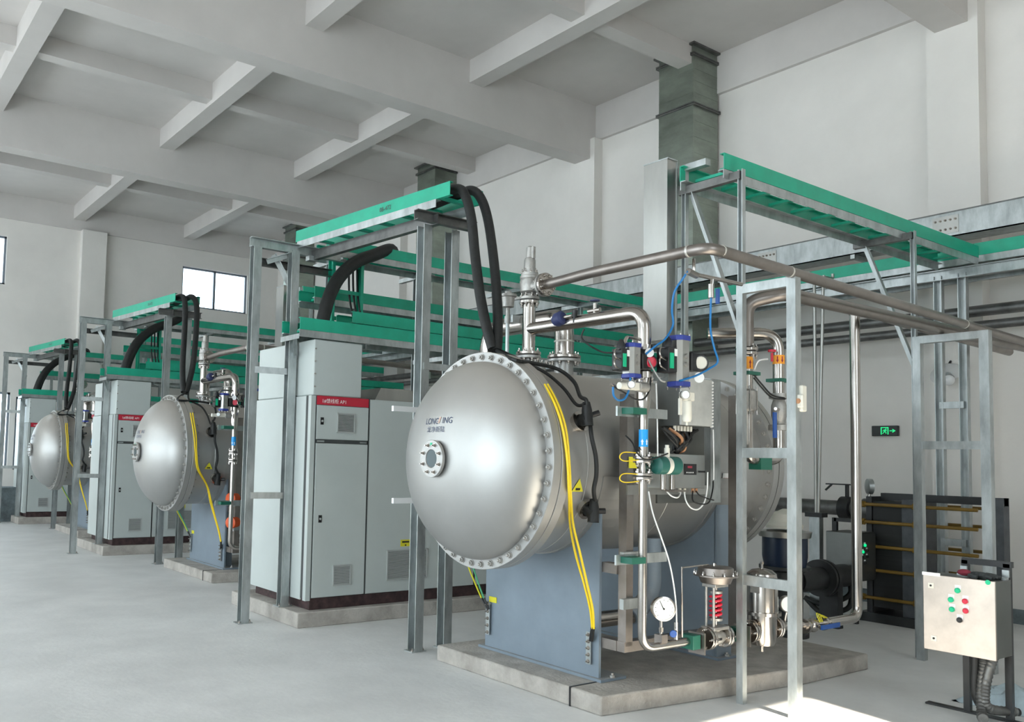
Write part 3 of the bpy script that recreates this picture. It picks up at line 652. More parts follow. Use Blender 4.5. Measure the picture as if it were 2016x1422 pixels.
for j, (dx, lab) in enumerate(((0, 'front'), (.085, 'rear'))):
    hose('cable_hose', 'thick black hose bending down to the {u} cabinet tray, %s one' % lab, [(5.45, 8.2+dx, 3.93), at(770, 492, 'y', 8.1+dx), at(735, 503, 'y', 7.95+dx), at(700, 517, 'y', 7.85+dx), at(668, 546, 'y', 7.75+dx), at(648, 585, 'y', 7.68+dx), at(636, 630, 'y', 7.62+dx), at(632, 660, 'y', 7.60+dx)], .07, 'rubber', 'hose', 'bent hoses over the cabinets', 2)
for j in range(3):
    hose('signal_cable', 'thin black cable hanging between trays by the {u} hose, %s of three' % ('left', 'middle', 'right')[j], [(4.80+.05*j, 8.1, 3.9), (4.79+.055*j, 8.05, 3.4), (4.82+.05*j, 7.9, 2.95)], .012, 'rubber', 'cable', 'thin cables between trays', 1)

# ------------------------------------------------------------------ frames along the process side
def pframe(name, label, x, ya, yb, z, rz, unit, wa=.033, wb=.025):
    f = thing(name, label, 'frame', (x, (ya+yb)/2, 0), 'pipe support frames', unit)
    w_ = .025
    for y, w_ in ((ya, wa), (yb, wb)): MB().box((x-w_, y-w_, 0), (x+w_, y+w_, z)).build('post', 'galv', f)
    MB().box((x-w_, ya+w_, z-.065), (x+w_, yb-w_, z)).build('top_rail', 'galv', f)
    for r in rz: MB().box((x-.02, ya+w_, r-.035), (x+.02, yb-w_, r+.035)).build('rung', 'galv', f)
    return f
f1 = pframe('pipe_frame', 'square-tube pipe frame standing right of the {u} vessel', 5.45, 3.26, 3.66, 2.955, (1.75, .86), 1)
MB().box((5.42, 3.23, .2), (5.48, 3.29, .32)).build('weld_sleeve', 'galv', f1)
pframe('pipe_frame', 'square-tube pipe frame under the far end of the {u} vent pipe', 8.1, 3.12, 3.66, 2.85, (1.88,), 1, .037, .033)
tg = thing('tray_gantry', 'tall galvanised bracket frame under the high green tray of the {u} unit', 'gantry', (5.55, 3.8, 0), 'tall tray frames', 2)
for x, ya in ((5.535, 3.715), (8.17, 3.72)):
    MB().chan((x, ya, 0), (x, ya, 3.84), .04, .04).build('post', 'galv', tg)
    MB().bar((x, ya, 3.80), (x, 4.26, 3.80), .05, .06).build('arm', 'steel_dark', tg)
    MB().angle((x, 4.16, 3.77), (x, ya+.02, 2.62), .05, .05).build('brace', 'galv', tg)
MB().chan((5.53, 4.21, 1.88), (5.53, 4.21, 3.98), .04, .04).build('post', 'galv', tg)
MB().box((5.5, 4.0, 3.95), (5.56, 4.24, 4.0)).build('arm', 'galv', tg)
tray('cable_tray', 'high green cable tray heading from steel trunk to wall, {u} unit', (5.45, 4.0, 3.915), (9.75, 4.0, 3.915), .36, 'high trays from trunk to wall', 2)
c1_, c2_ = at(1316, 320, 'y', 4.26), at(1334, 320, 'y', 4.26)
tk = thing('wiring_cabinet', 'upright stainless wiring cabinet above the {u} vessel shell', 'cabinet', (c1_.x, 4.4, 2.62), 'stainless cable trunks', 2)
MB().box((c1_.x, 4.27, 2.62), (c2_.x, 4.50, 4.05)).build('trunk_body', 'stainless_sheet', tk)
MB().box((c2_.x-.004, 4.262, 2.62), (c2_.x+.006, 4.275, 4.04)).build('cover_lip', 'galv', tk)
MB().box((c1_.x-.004, 4.262, 4.045), (c2_.x+.004, 4.504, 4.055)).build('cap', 'galv', tk)
MB().box((c2_.x, 4.275, 3.86), (c2_.x+.22, 4.45, 3.99)).build('elbow', 'galv', tk)
# white bracket clamped to the post beside the dome
o = thing('white_bracket', 'white clamp bracket with flat arms beside the {u} vessel dome', 'bracket', (4.4, 6.02, 1.0), 'white dome brackets', 1)
for y_, pa in ((806, 800), (986, 1005)):
    q = at(800, y_, 'y', 5.98); MB().bar((q.x-.14, 5.98, q.z), (q.x+.19, 5.98, q.z), .03, .045).build('arm', 'white', o)
    MB().cyl((4.40, 6.03, q.z-.1), (4.40, 6.03, q.z+.06), .055, 18).build('collar', 'white', o)
qa, qb = at(815, 958, 'y', 5.96), at(832, 1010, 'y', 5.96); MB().bar(qa, qb, .03, .02).build('stay', 'white', o)
# ------------------------------------------------------------------ process skid beside the vessel
def S(px, py, y=YV): return at(px, py, 'y', y)
def zy(y): return at(1268, y, 'y', YV).z
VX = n1.x
# skid frame of square stainless tube
sk = thing('skid_frame', 'stainless square-tube skid frame bolted to the {u} vessel saddle', 'frame', (4.75, 4.05, .15), 'skid frames', 1)
sa, sb = at(1232, 1250, 'y', 4.06), at(1224, 775, 'y', 4.06)
MB().box((sa.x-.035, 4.03, .40), (sa.x+.035, 4.10, sb.z)).build('post', 'stainless_dull', sk)
MB().box((5.86, 3.98, .40), (5.93, 4.05, 2.2)).build('post', 'stainless_dull', sk)
MB().box((4.66, 4.03, .36), (5.93, 4.10, .43)).build('bottom_rail', 'stainless_dull', sk)
for z in (.395, .92): MB().box((4.655, 4.10, z-.035), (4.725, 4.24, z+.035)).build('stub', 'stainless_dull', sk)
for z in (zy(1108), zy(1205)): MB().box((4.60, 3.99, z-.035), (4.80, 4.025, z+.035)).box((4.79, 3.97, z-.05), (4.81, 4.03, z+.035)).build('bracket', 'galv', sk)
for z in (zy(812), zy(1102)):
    c_ = MB().box((VX-.20, YV+.045, z-.032), (VX+.30, YV+.06, z+.032)).build('clamp_plate', 'galv', sk)
    MB().box((VX-.16, YV-.05, z-.018), (VX-.028, YV+.045, z+.022)).build('pipe_clamp', 'green_dark', c_)
# upright process pipe
pr2 = thing('process_pipe', 'upright polished stainless pipe with flanges beside the {u} vessel', 'pipe', (VX, YV, .43), 'upright process pipes', 2)
zr0, zr1 = zy(793), zy(828)
MB().lathe([(zr1, .029), (zr1+.02, .029), (zr0, .0465), (zr0+.02, .0465)], (VX, YV, 0), (0,0,1), 24).build('reducer', 'stainless', pr2)
MB().cyl((VX, YV, zr0+.02), (VX, YV, zy(742)), .0465, 24).build('sleeve', 'stainless', pr2)
zf1, zf2, zb_ = zy(905), zy(938), .462
MB().cyl((VX, YV, zf1+.02), (VX, YV, zr1), .0285, 20).build('pipe', 'stainless', pr2)
MB().cyl((VX, YV, zf2+.02), (VX, YV, zf1-.02), .024, 20).build('meter_tube', 'stainless', pr2)
MB().tube(fillet([(VX, YV, zf2-.02), (VX, YV, zb_), (5.03, YV, zb_)], .11, 8), .0285, 22).build('pipe', 'stainless', pr2)
for z in (zf1, zf2): flange_pair(pr2, (VX, YV, z), (0,0,1), .066, .03, 4, 'stainless', 'stainless', bm=BOLT_S, t=.018)
zs0, zs1 = zy(880), zy(846)
bl = MB().lathe([(zs0, .0290), (zs0, .0298), (zs1, .0298), (zs1, .0290)], (VX, YV, 0), (0,0,1), 24).build('flow_sticker', 'blue_label', pr2, 'blue arrow sticker band')
for a in (3.6, 4.6):
    cs, sn_ = math.cos(a), math.sin(a); u = V((-sn_, cs, 0)); b_ = V((VX+.0302*cs, YV+.0302*sn_, zs0+.012))
    MB().poly([b_-u*.004, b_+u*.004, b_+u*.004+V((0,0,.02)), b_+u*.009+V((0,0,.02)), b_+V((0,0,.038)), b_-u*.009+V((0,0,.02)), b_-u*.004+V((0,0,.02))], V((cs, sn_, 0))*.0006).build('arrow', 'ink_white', bl)
# inlet valve on the pipe
def actuator(name, label, c, s, big, unit):
    """pneumatic rack actuator with end caps, switch boxes and an air filter regulator"""
    c = V(c); a = thing(name, label, 'valve actuator', c, 'pneumatic actuators', unit)
    h_ = .115*s if big else .085*s; w_ = .052*s
    prof8 = [(w_*x, w_*y) for x, y in ((-1,-.5),(-.55,-.95),(.55,-.95),(1,-.5),(1,.5),(.55,.95),(-.55,.95),(-1,.5))]
    body = MB().prof(c-V((0,0,h_)), c+V((0,0,h_)), prof8, (0,1,0)).build('cylinder', 'stainless_sheet', a)
    for sg_ in (-1, 1):
        cp = MB().prof(c+V((0,0,sg_*h_)), c+V((0,0,sg_*(h_+.028*s))), [(x*1.13, y*1.13) for x, y in prof8], (0,1,0)).build('end_cap', 'blue_cap', a, bevel=.004)
        for ax2 in (-1, 1):
            for ay in (-1, 1): inst(BOLT_T, 'bolt', cp, c+V((ax2*w_*.75, ay*w_*.85, sg_*(h_+.028*s))), rot_to((0,0,sg_)), .7)
    for k in (-.02, .025): MB().cyl(c+V((0, -w_*.9, k*s)), c+V((0, -w_*1.15, k*s)), .013*s, 12).build('air_port', 'cast_steel', body)
    sw = MB().box(c+V((-w_*2.6, -.04*s, -.07*s)), c+V((-w_*1.2, .045*s, .07*s))).build('switch_box', 'black', a, bevel=.006)
    MB().box(c+V((-w_*2.45, -.046*s, -.05*s)), c+V((-w_*1.9, -.04*s, .035*s))).build('indicator', 'button_green', sw, 'green position indicator')
    MB().lathe([(.07*s, .03*s), (.10*s, .028*s), (.13*s, .012*s)], c+V((-w_*1.9, 0, 0)), (0,0,1), 10).build('knob', 'black', sw)
    MB().box(c+V((-w_*1.7, -.043*s, .02*s)), c+V((-w_*1.25, -.04*s, .06*s))).build('tag', 'white', sw)
    ps_ = MB().box(c+V((w_*1.1, -.045*s, -.05*s)), c+V((w_*2.4, .045*s, .055*s))).build('positioner', 'black', a, bevel=.008)
    dz = .0
    pk = V((-.5, -.86, 0))
    d_ = MB().lathe([(0, .05*s), (.02*s, .05*s), (.03*s, .042*s)], c+V((w_*2.7, -.03*s, dz)), pk, 20).build('dial_dome', 'black', ps_)
    MB().lathe([(.03*s, .036*s), (.034*s, .03*s)], c+V((w_*2.7, -.03*s, dz)), pk, 16).build('dial', 'red' if not big else 'off_white', d_)
    MB().lathe([(0, .03*s), (.004, .03*s)], c+V((w_*2.2, -.05*s, -.085*s if big else .06*s)), pk, 16).build('nameplate', 'white', ps_)
    # filter regulator below
    r0 = c+V((-w_*1.0 if not big else -w_*.1, -.06*s, -h_-.09*s))
    rg = MB().box(r0+V((-.045*s, -.02*s, -.02*s)), r0+V((.045*s, .02*s, .03*s))).build('regulator', 'off_white', a, bevel=.006)
    if big:
        MB().lathe([(-.02*s, .026*s), (-.12*s, .026*s), (-.135*s, .02*s), (-.137*s, .006*s), (-.155*s, .006*s)], r0, (0,0,1), 18).build('filter_bowl', 'off_white', rg)
        MB().box(r0+V((-.075*s, -.012*s, -.10*s)), r0+V((-.055*s, .0, -.01*s))).build('silencer', 'off_white', rg)
    else:
        MB().cyl(r0+V((-.13*s, 0, 0)), r0+V((-.04*s, 0, 0)), .022*s, 16).build('filter_bowl', 'off_white', rg)
        MB().rcyl(r0+V((.04*s, 0, .005)), r0+V((.13*s, 0, .005)), .034*s, 16).build('solenoid', 'cast_steel', rg)
    MB().lathe([(0, .026*s), (.022*s, .026*s), (.024*s, .022*s)], r0+V((-.045*s, -.015*s, .01*s)), (-.5, -.86, 0), 18).build('gauge', 'cast_steel', rg)
    MB().lathe([(0, .021*s), (.001, .021*s)], r0+V((-.045*s, -.015*s, .01*s))+V((-.5,-.86,0))*.024*s, (-.5, -.86, 0), 16).build('gauge_dial', 'dial', rg)
    for k in range(2):
        MB().tube(spline([c+V((-w_*2.4, -.02, .06*s-.06*k)), c+V((-w_*3.6, -.03, .055*s-.06*k)), c+V((-w_*3.8, -.04, .01*s-.06*k)), c+V((-w_*2.6, -.03, -.01*s-.06*k))], 5), .006, 8).build('air_tube', 'stainless', a)
    return a
a1 = S(1243, 711, 3.70); a2 = S(1336, 712, 3.62)
act1 = actuator('pneumatic_actuator', 'smaller pneumatic actuator on the upright pipe of the {u} unit', (a1.x, 3.70, a1.z), 1.0, False, 2)
act2 = actuator('pneumatic_actuator', 'larger pneumatic actuator with white filter bowl, {u} unit', (a2.x, 3.62, a2.z), 1.18, True, 2)
vb = thing('butterfly_valve', 'stainless butterfly valve clamped in the upright pipe of the {u} unit', 'valve', (VX, YV, zy(742)), 'butterfly valves', 1)
MB().lathe([(zy(745), .060), (zy(733), .060)], (VX, YV, 0), (0,0,1), 24).build('lower_flange', 'stainless', vb)
MB().lathe([(zy(733), .046), (zy(690), .046)], (VX, YV, 0), (0,0,1), 24).build('body', 'black', vb)
MB().lathe([(zy(690), .060), (zy(680), .060)], (VX, YV, 0), (0,0,1), 24).build('upper_flange', 'stainless', vb)
for k in range(4):
    a = k*math.pi/2+.6; inst(BOLT_S, 'bolt', vb, (VX+.053*math.cos(a), YV+.053*math.sin(a), zy(745)), rot_to((0,0,-1)))
MB().cyl((a1.x+.05, 3.72, a1.z-.01), (VX, YV, a1.z-.01), .018, 12).build('stem', 'stainless', vb)
# small stainless bypass around the valve
o = MB().tube(fillet([(VX-.03, YV, zy(670)), (VX-.22, 3.70, zy(671)), (VX-.24, 3.70, zy(690))], .03), .011, 10).build('bypass_tube', 'stainless'); tag(o, 'bent stainless bypass tube above the small actuator of the {u} unit', 'tube', 'bypass tubes', 1)
o = MB().tube(fillet([S(1203, 757, 3.69), S(1212, 763, 3.69), (VX-.03, YV, zy(764))], .03), .010, 10).build('bypass_tube', 'stainless'); tag(o, 'short stainless tube joining upright pipe under the small actuator, {u} unit', 'tube', 'bypass tubes', 1)
# flow transmitter
tx = thing('flow_transmitter', 'dark green flow transmitter housing on the upright pipe', 'transmitter', S(1325, 918, 3.66))
q = S(1318, 917, 3.64); MB().cyl((VX, YV, zy(921)), (VX+.10, YV-.02, zy(921)), .022, 16).cyl((VX+.09, YV-.02, zy(921)), (q.x-.03, 3.66, q.z), .014, 14).build('stem', 'stainless', tx)
hd = MB().lathe([(-.10, .045), (-.095, .058), (-.03, .060), (-.028, .054), (.01, .054), (.012, .060), (.085, .060), (.09, .05)], (q.x, 3.66, q.z), (1, -.1, 0), 26).build('housing', 'green_tx', tx)
MB().lathe([(-.026, .056), (.010, .056)], (q.x, 3.66, q.z), (1, -.1, 0), 26).build('band', 'off_white', hd)
MB().cyl((q.x, 3.66, q.z+.04), (q.x, 3.66, q.z+.115), .018, 14).cyl((q.x, 3.66, q.z+.11), (q.x, 3.66, q.z+.135), .013, 12).build('cable_gland', 'off_white', tx)
hose('signal_cable', 'thin black signal cable from transmitter gland to upright pipe flange', [S(1328, 887, 3.66), S(1305, 897, 3.64), S(1275, 906, 3.62), S(1255, 893, 3.66), S(1245, 872, 3.9), S(1232, 858, 3.98)], .005, 'rubber', 'cable')
for j, y_ in enumerate((895, 937)):
    hose('bonding_wire', 'thin yellow bonding loop at the %s flange of upright pipe' % ('upper', 'lower')[j], [S(1256, y_-3, 3.71), S(1228, y_-4, 3.69), S(1220, y_+6, 3.69), S(1230, y_+13, 3.69), S(1257, y_+11, 3.71)], .0035, 'yellow', 'wire', k=5, n=6)
o = MB().box(S(1240, 922, 3.99), S(1252, 900, 4.0)).build('warning_label', 'yellow_label'); tag(o, 'small yellow warning label on the skid post by the flanges', 'label')
# stainless electrical box
bx = thing('junction_box', 'stainless junction box with a column of white cable glands', 'junction box', S(1338, 845, 3.80))
bc, bd = at(1339, 838, 'y', 3.80), at(1401, 838, 'y', 3.80); yb_ = at(1293, 800, 'x', bc.x).y; ztop = at(1339, 741, 'y', 3.80).z
MB().box((bc.x, 3.81, bc.z), (bd.x, yb_, ztop)).build('body', 'sheet_dark', bx)  # darker sheet than the door: its shaded side put into the colour
dr = MB().box((bc.x+.006, 3.795, bc.z+.006), (bd.x-.004, 3.81, ztop-.004)).build('door', 'sheet_lit', bx)
ql = S(1351, 786, 3.795); MB().box((ql.x-.018, 3.791, ql.z-.018), (ql.x+.018, 3.795, ql.z+.018)).build('lock_plate', 'white', dr); MB().cyl((ql.x, 3.791, ql.z), (ql.x, 3.785, ql.z), .007, 10).build('key_slot', 'black', dr)
for k in range(15):
    z = lerp(bc.z+.012, at(1403, 754, 'y', 3.84).z, k/14)
    MB().cyl((bd.x, 3.83, z), (bd.x+.03, 3.83, z), .0115, 8).cyl((bd.x+.028, 3.83, z), (bd.x+.055, 3.83, z), .0085, 8).build('cable_gland', 'white', bx)
for k in range(6):
    x = bc.x+.02+.035*k; MB().cyl((x, 3.86, bc.z), (x, 3.86, bc.z-.035), .011, 8).build('cable_gland', 'off_white', bx)
# bundle of loose leads hanging below it
wb_ = thing('lead_bundle', 'tangle of black and copper leads hanging under the junction box', 'wiring', (bc.x+.1, 3.86, bc.z-.2))
for k in range(16):
    x = bc.x-.10+.028*k; xm = bc.x+.075+random.uniform(-.05, .05)
    MB().tube(spline([(x, 3.88+random.uniform(-.03, .05), bc.z-.02), (lerp(x, xm, .5)+random.uniform(-.02, .02), 3.86+random.uniform(-.04, .04), bc.z-.09), (xm, 3.87+random.uniform(-.03, .03), bc.z-.145-random.uniform(0, .03)), (bc.x+.10, 3.9, bc.z-.19)], 5), .009 if k % 3 else .012, 7).build('lead', 'copper' if k in (3, 7, 11) else 'rubber', wb_)
MB().tube([(bc.x+.10, 3.9, bc.z-.18), (bc.x+.10, 3.9, bc.z-.36)], .012, 8).build('conduit', 'white', wb_)
# mounting plate and analyser box
mp_ = thing('mounting_plate', 'tall stainless mounting plates behind the junction and analyser boxes', 'panel', (5.1, 3.97, 1.45))
for xa, xb, za2, zb2 in ((4.77, 4.80, 1.35, 2.25), (5.50, 5.62, 1.38, 2.30)): MB().box((xa, 3.95, za2), (xb, 4.01, zb2)).build('upright', 'galv', mp_)
MB().box((4.60, 3.965, zy(978)), (5.52, 3.975, zy(958))).build('cross_strip', 'stainless_sheet', mp_)
MB().box((4.92, 3.97, 1.38), (5.45, 3.985, 2.0)).build('sheet', 'sheet_dark', mp_)
ab = thing('analyser_box', 'stainless analyser box with small black keypad display', 'analyser', S(1345, 962, 3.84))
aa, bb = at(1300, 962, 'y', 3.84), at(1388, 896, 'y', 3.84)
MB().box((aa.x, 3.84, aa.z), (bb.x, 3.955, bb.z)).build('body', 'stainless_sheet', ab, bevel=.004)
ka, kb = at(1347, 935, 'y', 3.84), at(1370, 914, 'y', 3.84)
kp = MB().box((ka.x, 3.834, ka.z), (kb.x, 3.84, kb.z)).build('keypad', 'black', ab)
MB().box((ka.x+.03, 3.8335, kb.z-.03), (ka.x+.08, 3.834, kb.z-.014)).build('display', 'glove_red', kp)
for k in range(4): MB().cyl((ka.x+.022+.022*k, 3.834, ka.z+.016), (ka.x+.022+.022*k, 3.832, ka.z+.016), .005, 8).build('key', 'white', kp)
qk = at(1380, 929, 'y', 3.84); MB().box((qk.x-.03, 3.825, qk.z-.006), (qk.x+.03, 3.84, qk.z+.006)).build('latch', 'black', ab)
for px in (1341, 1350, 1366, 1373):
    q = at(px, 964, 'y', 3.87); MB().cyl((q.x, 3.88, aa.z), (q.x, 3.88, aa.z-.03), .010, 8).build('cable_gland', 'off_white' if px < 1360 else 'copper', ab)
for px in (1306, 1323): q = at(px, 950, 'y', 3.79); MB().rcyl((q.x, 3.79, aa.z-.01), (q.x, 3.79, aa.z+.13), .022, 14).build('filter_tube', 'stainless', ab)
MB().box((aa.x-.0, 3.76, aa.z-.02), (aa.x+.2, 3.8, aa.z-.008)).build('filter_base', 'stainless_dull', ab)
hose('sample_tube', 'white looped sample tube under the analyser box, left short loop', [S(1313, 968, 3.82), S(1322, 977, 3.8), S(1333, 980, 3.8), S(1339, 974, 3.84), S(1340, 966, 3.87)], .005, 'white', 'tube')
hose('sample_tube', 'white sample tube in a long loop hanging below the analyser box', [S(1347, 966, 3.87), S(1350, 985, 3.84), S(1360, 1000, 3.82), S(1374, 1003, 3.82), S(1386, 990, 3.82), S(1392, 965, 3.83), S(1393, 930, 3.83)], .005, 'white', 'tube')
hose('signal_cable', 'black cable looping right under the analyser box, lower one', [S(1364, 967, 3.87), S(1364, 985, 3.84), S(1375, 992, 3.82), S(1395, 990, 3.82), S(1403, 965, 3.85), S(1404, 948, 3.9)], .005, 'rubber', 'cable')
hose('signal_cable', 'black cable trailing right under the analyser box, upper one', [S(1370, 967, 3.87), S(1378, 976, 3.84), S(1393, 982, 3.82), S(1405, 985, 3.83)], .005, 'rubber', 'cable')
hose('conduit_tube', 'thin white conduit dropping from the column of cable glands', [at(1404, 846, 'y', 3.86), at(1405, 900, 'y', 3.86), at(1405, 945, 'y', 3.86)], .005, 'white', 'conduit')
hose('conduit_tube', 'thin white conduit standing left of the junction box', [at(1292, 755, 'y', 3.86), at(1294, 830, 'y', 3.86), at(1295, 915, 'y', 3.86)], .005, 'white', 'conduit')
hose('air_line', 'white air line slanting down from skid to the pressure gauge', [S(1277, 968, 3.80), S(1285, 1010, 3.77), S(1303, 1062, 3.74), S(1317, 1105, 3.72), S(1326, 1150, 3.71), S(1331, 1195, 3.71), S(1332, 1235, 3.72)], .005, 'white', 'tube')
# pressure gauge with its cock
gg = thing('pressure_gauge', 'round white-faced pressure gauge on the low horizontal pipe', 'gauge', S(1306, 1260))
q = S(1306, 1199, 3.72); gd = V((-.52, -.85, .02)).normalized()
gb = MB().lathe([(-.045, .070), (-.04, .074), (.0, .074), (.004, .080), (.012, .080), (.014, .072), (.010, .070)], q, gd, 32).build('case', 'stainless', gg)
MB().lathe([(.009, .0715), (.0105, .071)], q, gd, 32).build('dial', 'dial', gb)
u = V((-gd.y, gd.x, 0)).normalized(); u = u if u.dot(RGT) > 0 else -u; vv = V((0,0,1))
c_ = q+gd*.012
MB().poly([c_+u*.002-vv*.004, c_-u*.006, c_-u*.028+vv*.05, c_-u*.026+vv*.051], gd*.001).build('needle', 'black', gb)
MB().lathe([(0, .007), (.002, .006)], c_, gd, 10).build('hub', 'black', gb)
for k in range(11):
    a = math.radians(225-27*k); r1 = .062; p_ = c_-gd*.0008+(u*math.cos(a)+vv*math.sin(a))*r1; e_ = (u*math.cos(a)+vv*math.sin(a)); s_ = e_.cross(gd)
    MB().poly([p_-s_*.0012, p_+s_*.0012, p_+s_*.0012-e_*.009, p_-s_*.0012-e_*.009], gd*.0006).build('tick', 'black', gb)
MB().cyl((q.x, YV, zb_+.02), (q.x, YV, q.z-.07), .010, 12).cyl((q.x, YV, zb_+.09), (q.x, YV, zb_+.12), .016, 6).build('stem', 'stainless', gg)
MB().box((q.x-.03, YV-.03, zb_+.02), (q.x+.03, YV+.03, zb_+.075)).build('cock', 'stainless_dull', gg)
hw = S(1325, 1248, 3.70)
MB().lathe([(0, .006), (0, .022), (.006, .025), (.012, .022), (.012, .006)], hw, (-.6, -.8, 0), 14).build('handwheel', 'blue_handle', gg)
MB().cyl((hw.x+.08, YV, zb_+.02), (hw.x+.08, YV, zb_+.14), .014, 10).cyl((hw.x+.08, YV, zb_+.08), (hw.x, 3.71, hw.z), .012, 10).build('needle_valve', 'stainless', gg)
hose('impulse_line', 'thin bent stainless impulse line to the regulator diaphragm', fillet([S(1343, 1255), S(1342, 1118), S(1394, 1112)], .025), .0055, 'stainless', 'tube', k=2, n=8)
# pressure regulator with red spring
rv = thing('pressure_regulator', 'pressure regulator with red coil spring and round diaphragm head', 'valve', S(1412, 1275))
rx = S(1408, 1190).x; zc_ = zb_
rz = lambda y: S(1405, y).z
rb = MB().lathe([(-.055, .042), (-.03, .055), (.03, .055), (.055, .042)], (rx, YV, zc_), (1,0,0), 24).cyl((rx, YV, zc_), (rx, YV, rz(1236)), .035, 18).build('valve_body', 'cast_steel', rv)
MB().box((rx-.05, YV-.057, zc_-.012), (rx-.0, YV-.053, zc_+.004)).build('nameplate', 'black', rb)
for sg_ in (-1, 1):
    flange_pair(rv, (rx+sg_*.095, YV, zc_), (sg_,0,0), .078, .035, 4, 'stainless', 'stainless', bm=BOLT_S)
    MB().cyl((rx+sg_*.04, YV, zc_), (rx+sg_*.08, YV, zc_), .04, 18).build('neck', 'cast_steel', rb)
zy0, zy1 = rz(1236), rz(1152)
for z, r in ((zy0, .085), (zy1, .075)): MB().box((rx-r, YV-.055, z-.012), (rx+r, YV+.055, z+.012)).build('yoke_plate', 'cast_steel', rv, bevel=.004)
for sx, sy in ((-.06, -.03), (-.06, .03), (.055, .035)): MB().cyl((rx+sx, YV+sy, zy0), (rx+sx, YV+sy, zy1), .0095, 12).build('yoke_rod', 'cast_steel', rv)
hel = []; za_, zb2_ = rz(1216), rz(1170)
for k in range(5*16+1): t_ = k/(5*16); a = 2*math.pi*5*t_; hel.append((rx+.005+.037*math.cos(a), YV+.037*math.sin(a), lerp(za_, zb2_, t_)))
MB().tube(hel, .0088, 10).build('spring', 'red_spring', rv, 'red coil spring')
for z in (za_-.014, zb2_+.012): MB().cyl((rx+.005, YV, z-.007), (rx+.005, YV, z+.009), .046, 18).build('spring_seat', 'cast_steel', rv)
MB().cyl((rx+.005, YV, zy0), (rx+.005, YV, zy1), .013, 12).build('stem', 'stainless', rv)
zh = rz(1133)
MB().lathe([(rz(1150), .05), (rz(1148), .10), (zh-.006, .118), (zh-.005, .15), (zh+.005, .15), (zh+.006, .125), (rz(1118), .118), (rz(1116), .105), (rz(1114), .02)], (rx+.005, YV, 0), (0,0,1), 36).build('diaphragm_head', 'stainless_dull', rv)
for k in range(12):
    a = k*math.pi/6; inst(BOLT_T, 'bolt', rv, (rx+.005+.142*math.cos(a), YV+.142*math.sin(a), zh+.005), rot_to((0,0,1)))
MB().cyl((rx-.01, YV, rz(1115)), (rx-.01, YV, rz(1109)), .013, 8).build('port', 'stainless', rv)
# pipe pieces and green clamps
lp = thing('low_pipe', 'short horizontal stainless pipe pieces joining regulator and filter', 'pipe', (5.6, YV, zb_))
MB().cyl((rx+.12, YV, zb_), (5.68, YV, zb_), .0295, 20).build('pipe', 'stainless', lp)
MB().cyl((6.03, YV, zb_), (6.45, YV, zb_-.02), .0295, 20).build('pipe', 'stainless', lp)
for x in (5.0, 5.52):
    c_ = MB().box((x-.05, YV-.05, zb_-.05), (x+.03, YV+.05, zb_+.045)).build('pipe_clamp', 'green_dark', lp, bevel=.004); MB().box((x+.042, YV-.07, zb_-.09), (x+.055, YV+.06, zb_+.055)).build('clamp_plate', 'stainless_dull', c_)
# filter housing
ft = thing('filter_housing', 'polished stainless filter housing with domed top beside the pipe frame', 'filter', S(1503, 1280))
fx = S(1500, 1200).x; fz = lambda y: S(1500, y).z
MB().lathe([(fz(1206), .130), (fz(1206), .112), (fz(1140), .112), (fz(1129), .102), (fz(1122), .07), (fz(1119), .02)], (fx, YV, 0), (0,0,1), 36).build('bowl', 'stainless', ft)
MB().lathe([(fz(1209), .134), (fz(1203), .134)], (fx, YV, 0), (0,0,1), 36).build('clamp_ring', 'stainless', ft)
MB().lathe([(fz(1272), .04), (fz(1268), .09), (fz(1258), .102), (fz(1210), .102), (fz(1208), .13)], (fx, YV, 0), (0,0,1), 36).build('base_body', 'stainless', ft)
MB().cyl((fx, YV, fz(1119)), (fx, YV, fz(1111)), .010, 10).cyl((fx, YV, fz(1111)), (fx, YV, fz(1106)), .014, 6).build('vent_plug', 'stainless', ft)
MB().cyl((fx, YV, fz(1283)), (fx, YV, fz(1270)), .012, 10).build('drain_plug', 'stainless', ft)
MB().box((fx-.114, YV-.05, fz(1165)), (fx-.108, YV+.02, fz(1148))).build('nameplate', 'cast_steel', ft)
for sg_ in (-1, 1):
    flange_pair(ft, (fx+sg_*.155, YV, zb_), (sg_,0,0), .082, .032, 4, 'stainless', 'stainless', bm=BOLT_S)
    MB().cyl((fx+sg_*.06, YV, zb_), (fx+sg_*.14, YV, zb_), .034, 18).build('nozzle', 'stainless', ft)
g2 = S(1552, 1190, 3.66)
gg = thing('pressure_gauge', 'small pressure gauge half hidden behind the square frame post', 'gauge', (g2.x, YV, zb_))
MB().lathe([(-.04, .06), (0, .062), (.006, .062), (.004, .055)], g2, gd, 26).build('case', 'stainless', gg); MB().lathe([(.003, .056), (.005, .055)], g2, gd, 26).build('dial', 'dial', gg)
MB().cyl((g2.x, 3.70, zb_), (g2.x, 3.67, g2.z-.05), .010, 10).build('stem', 'stainless', gg)
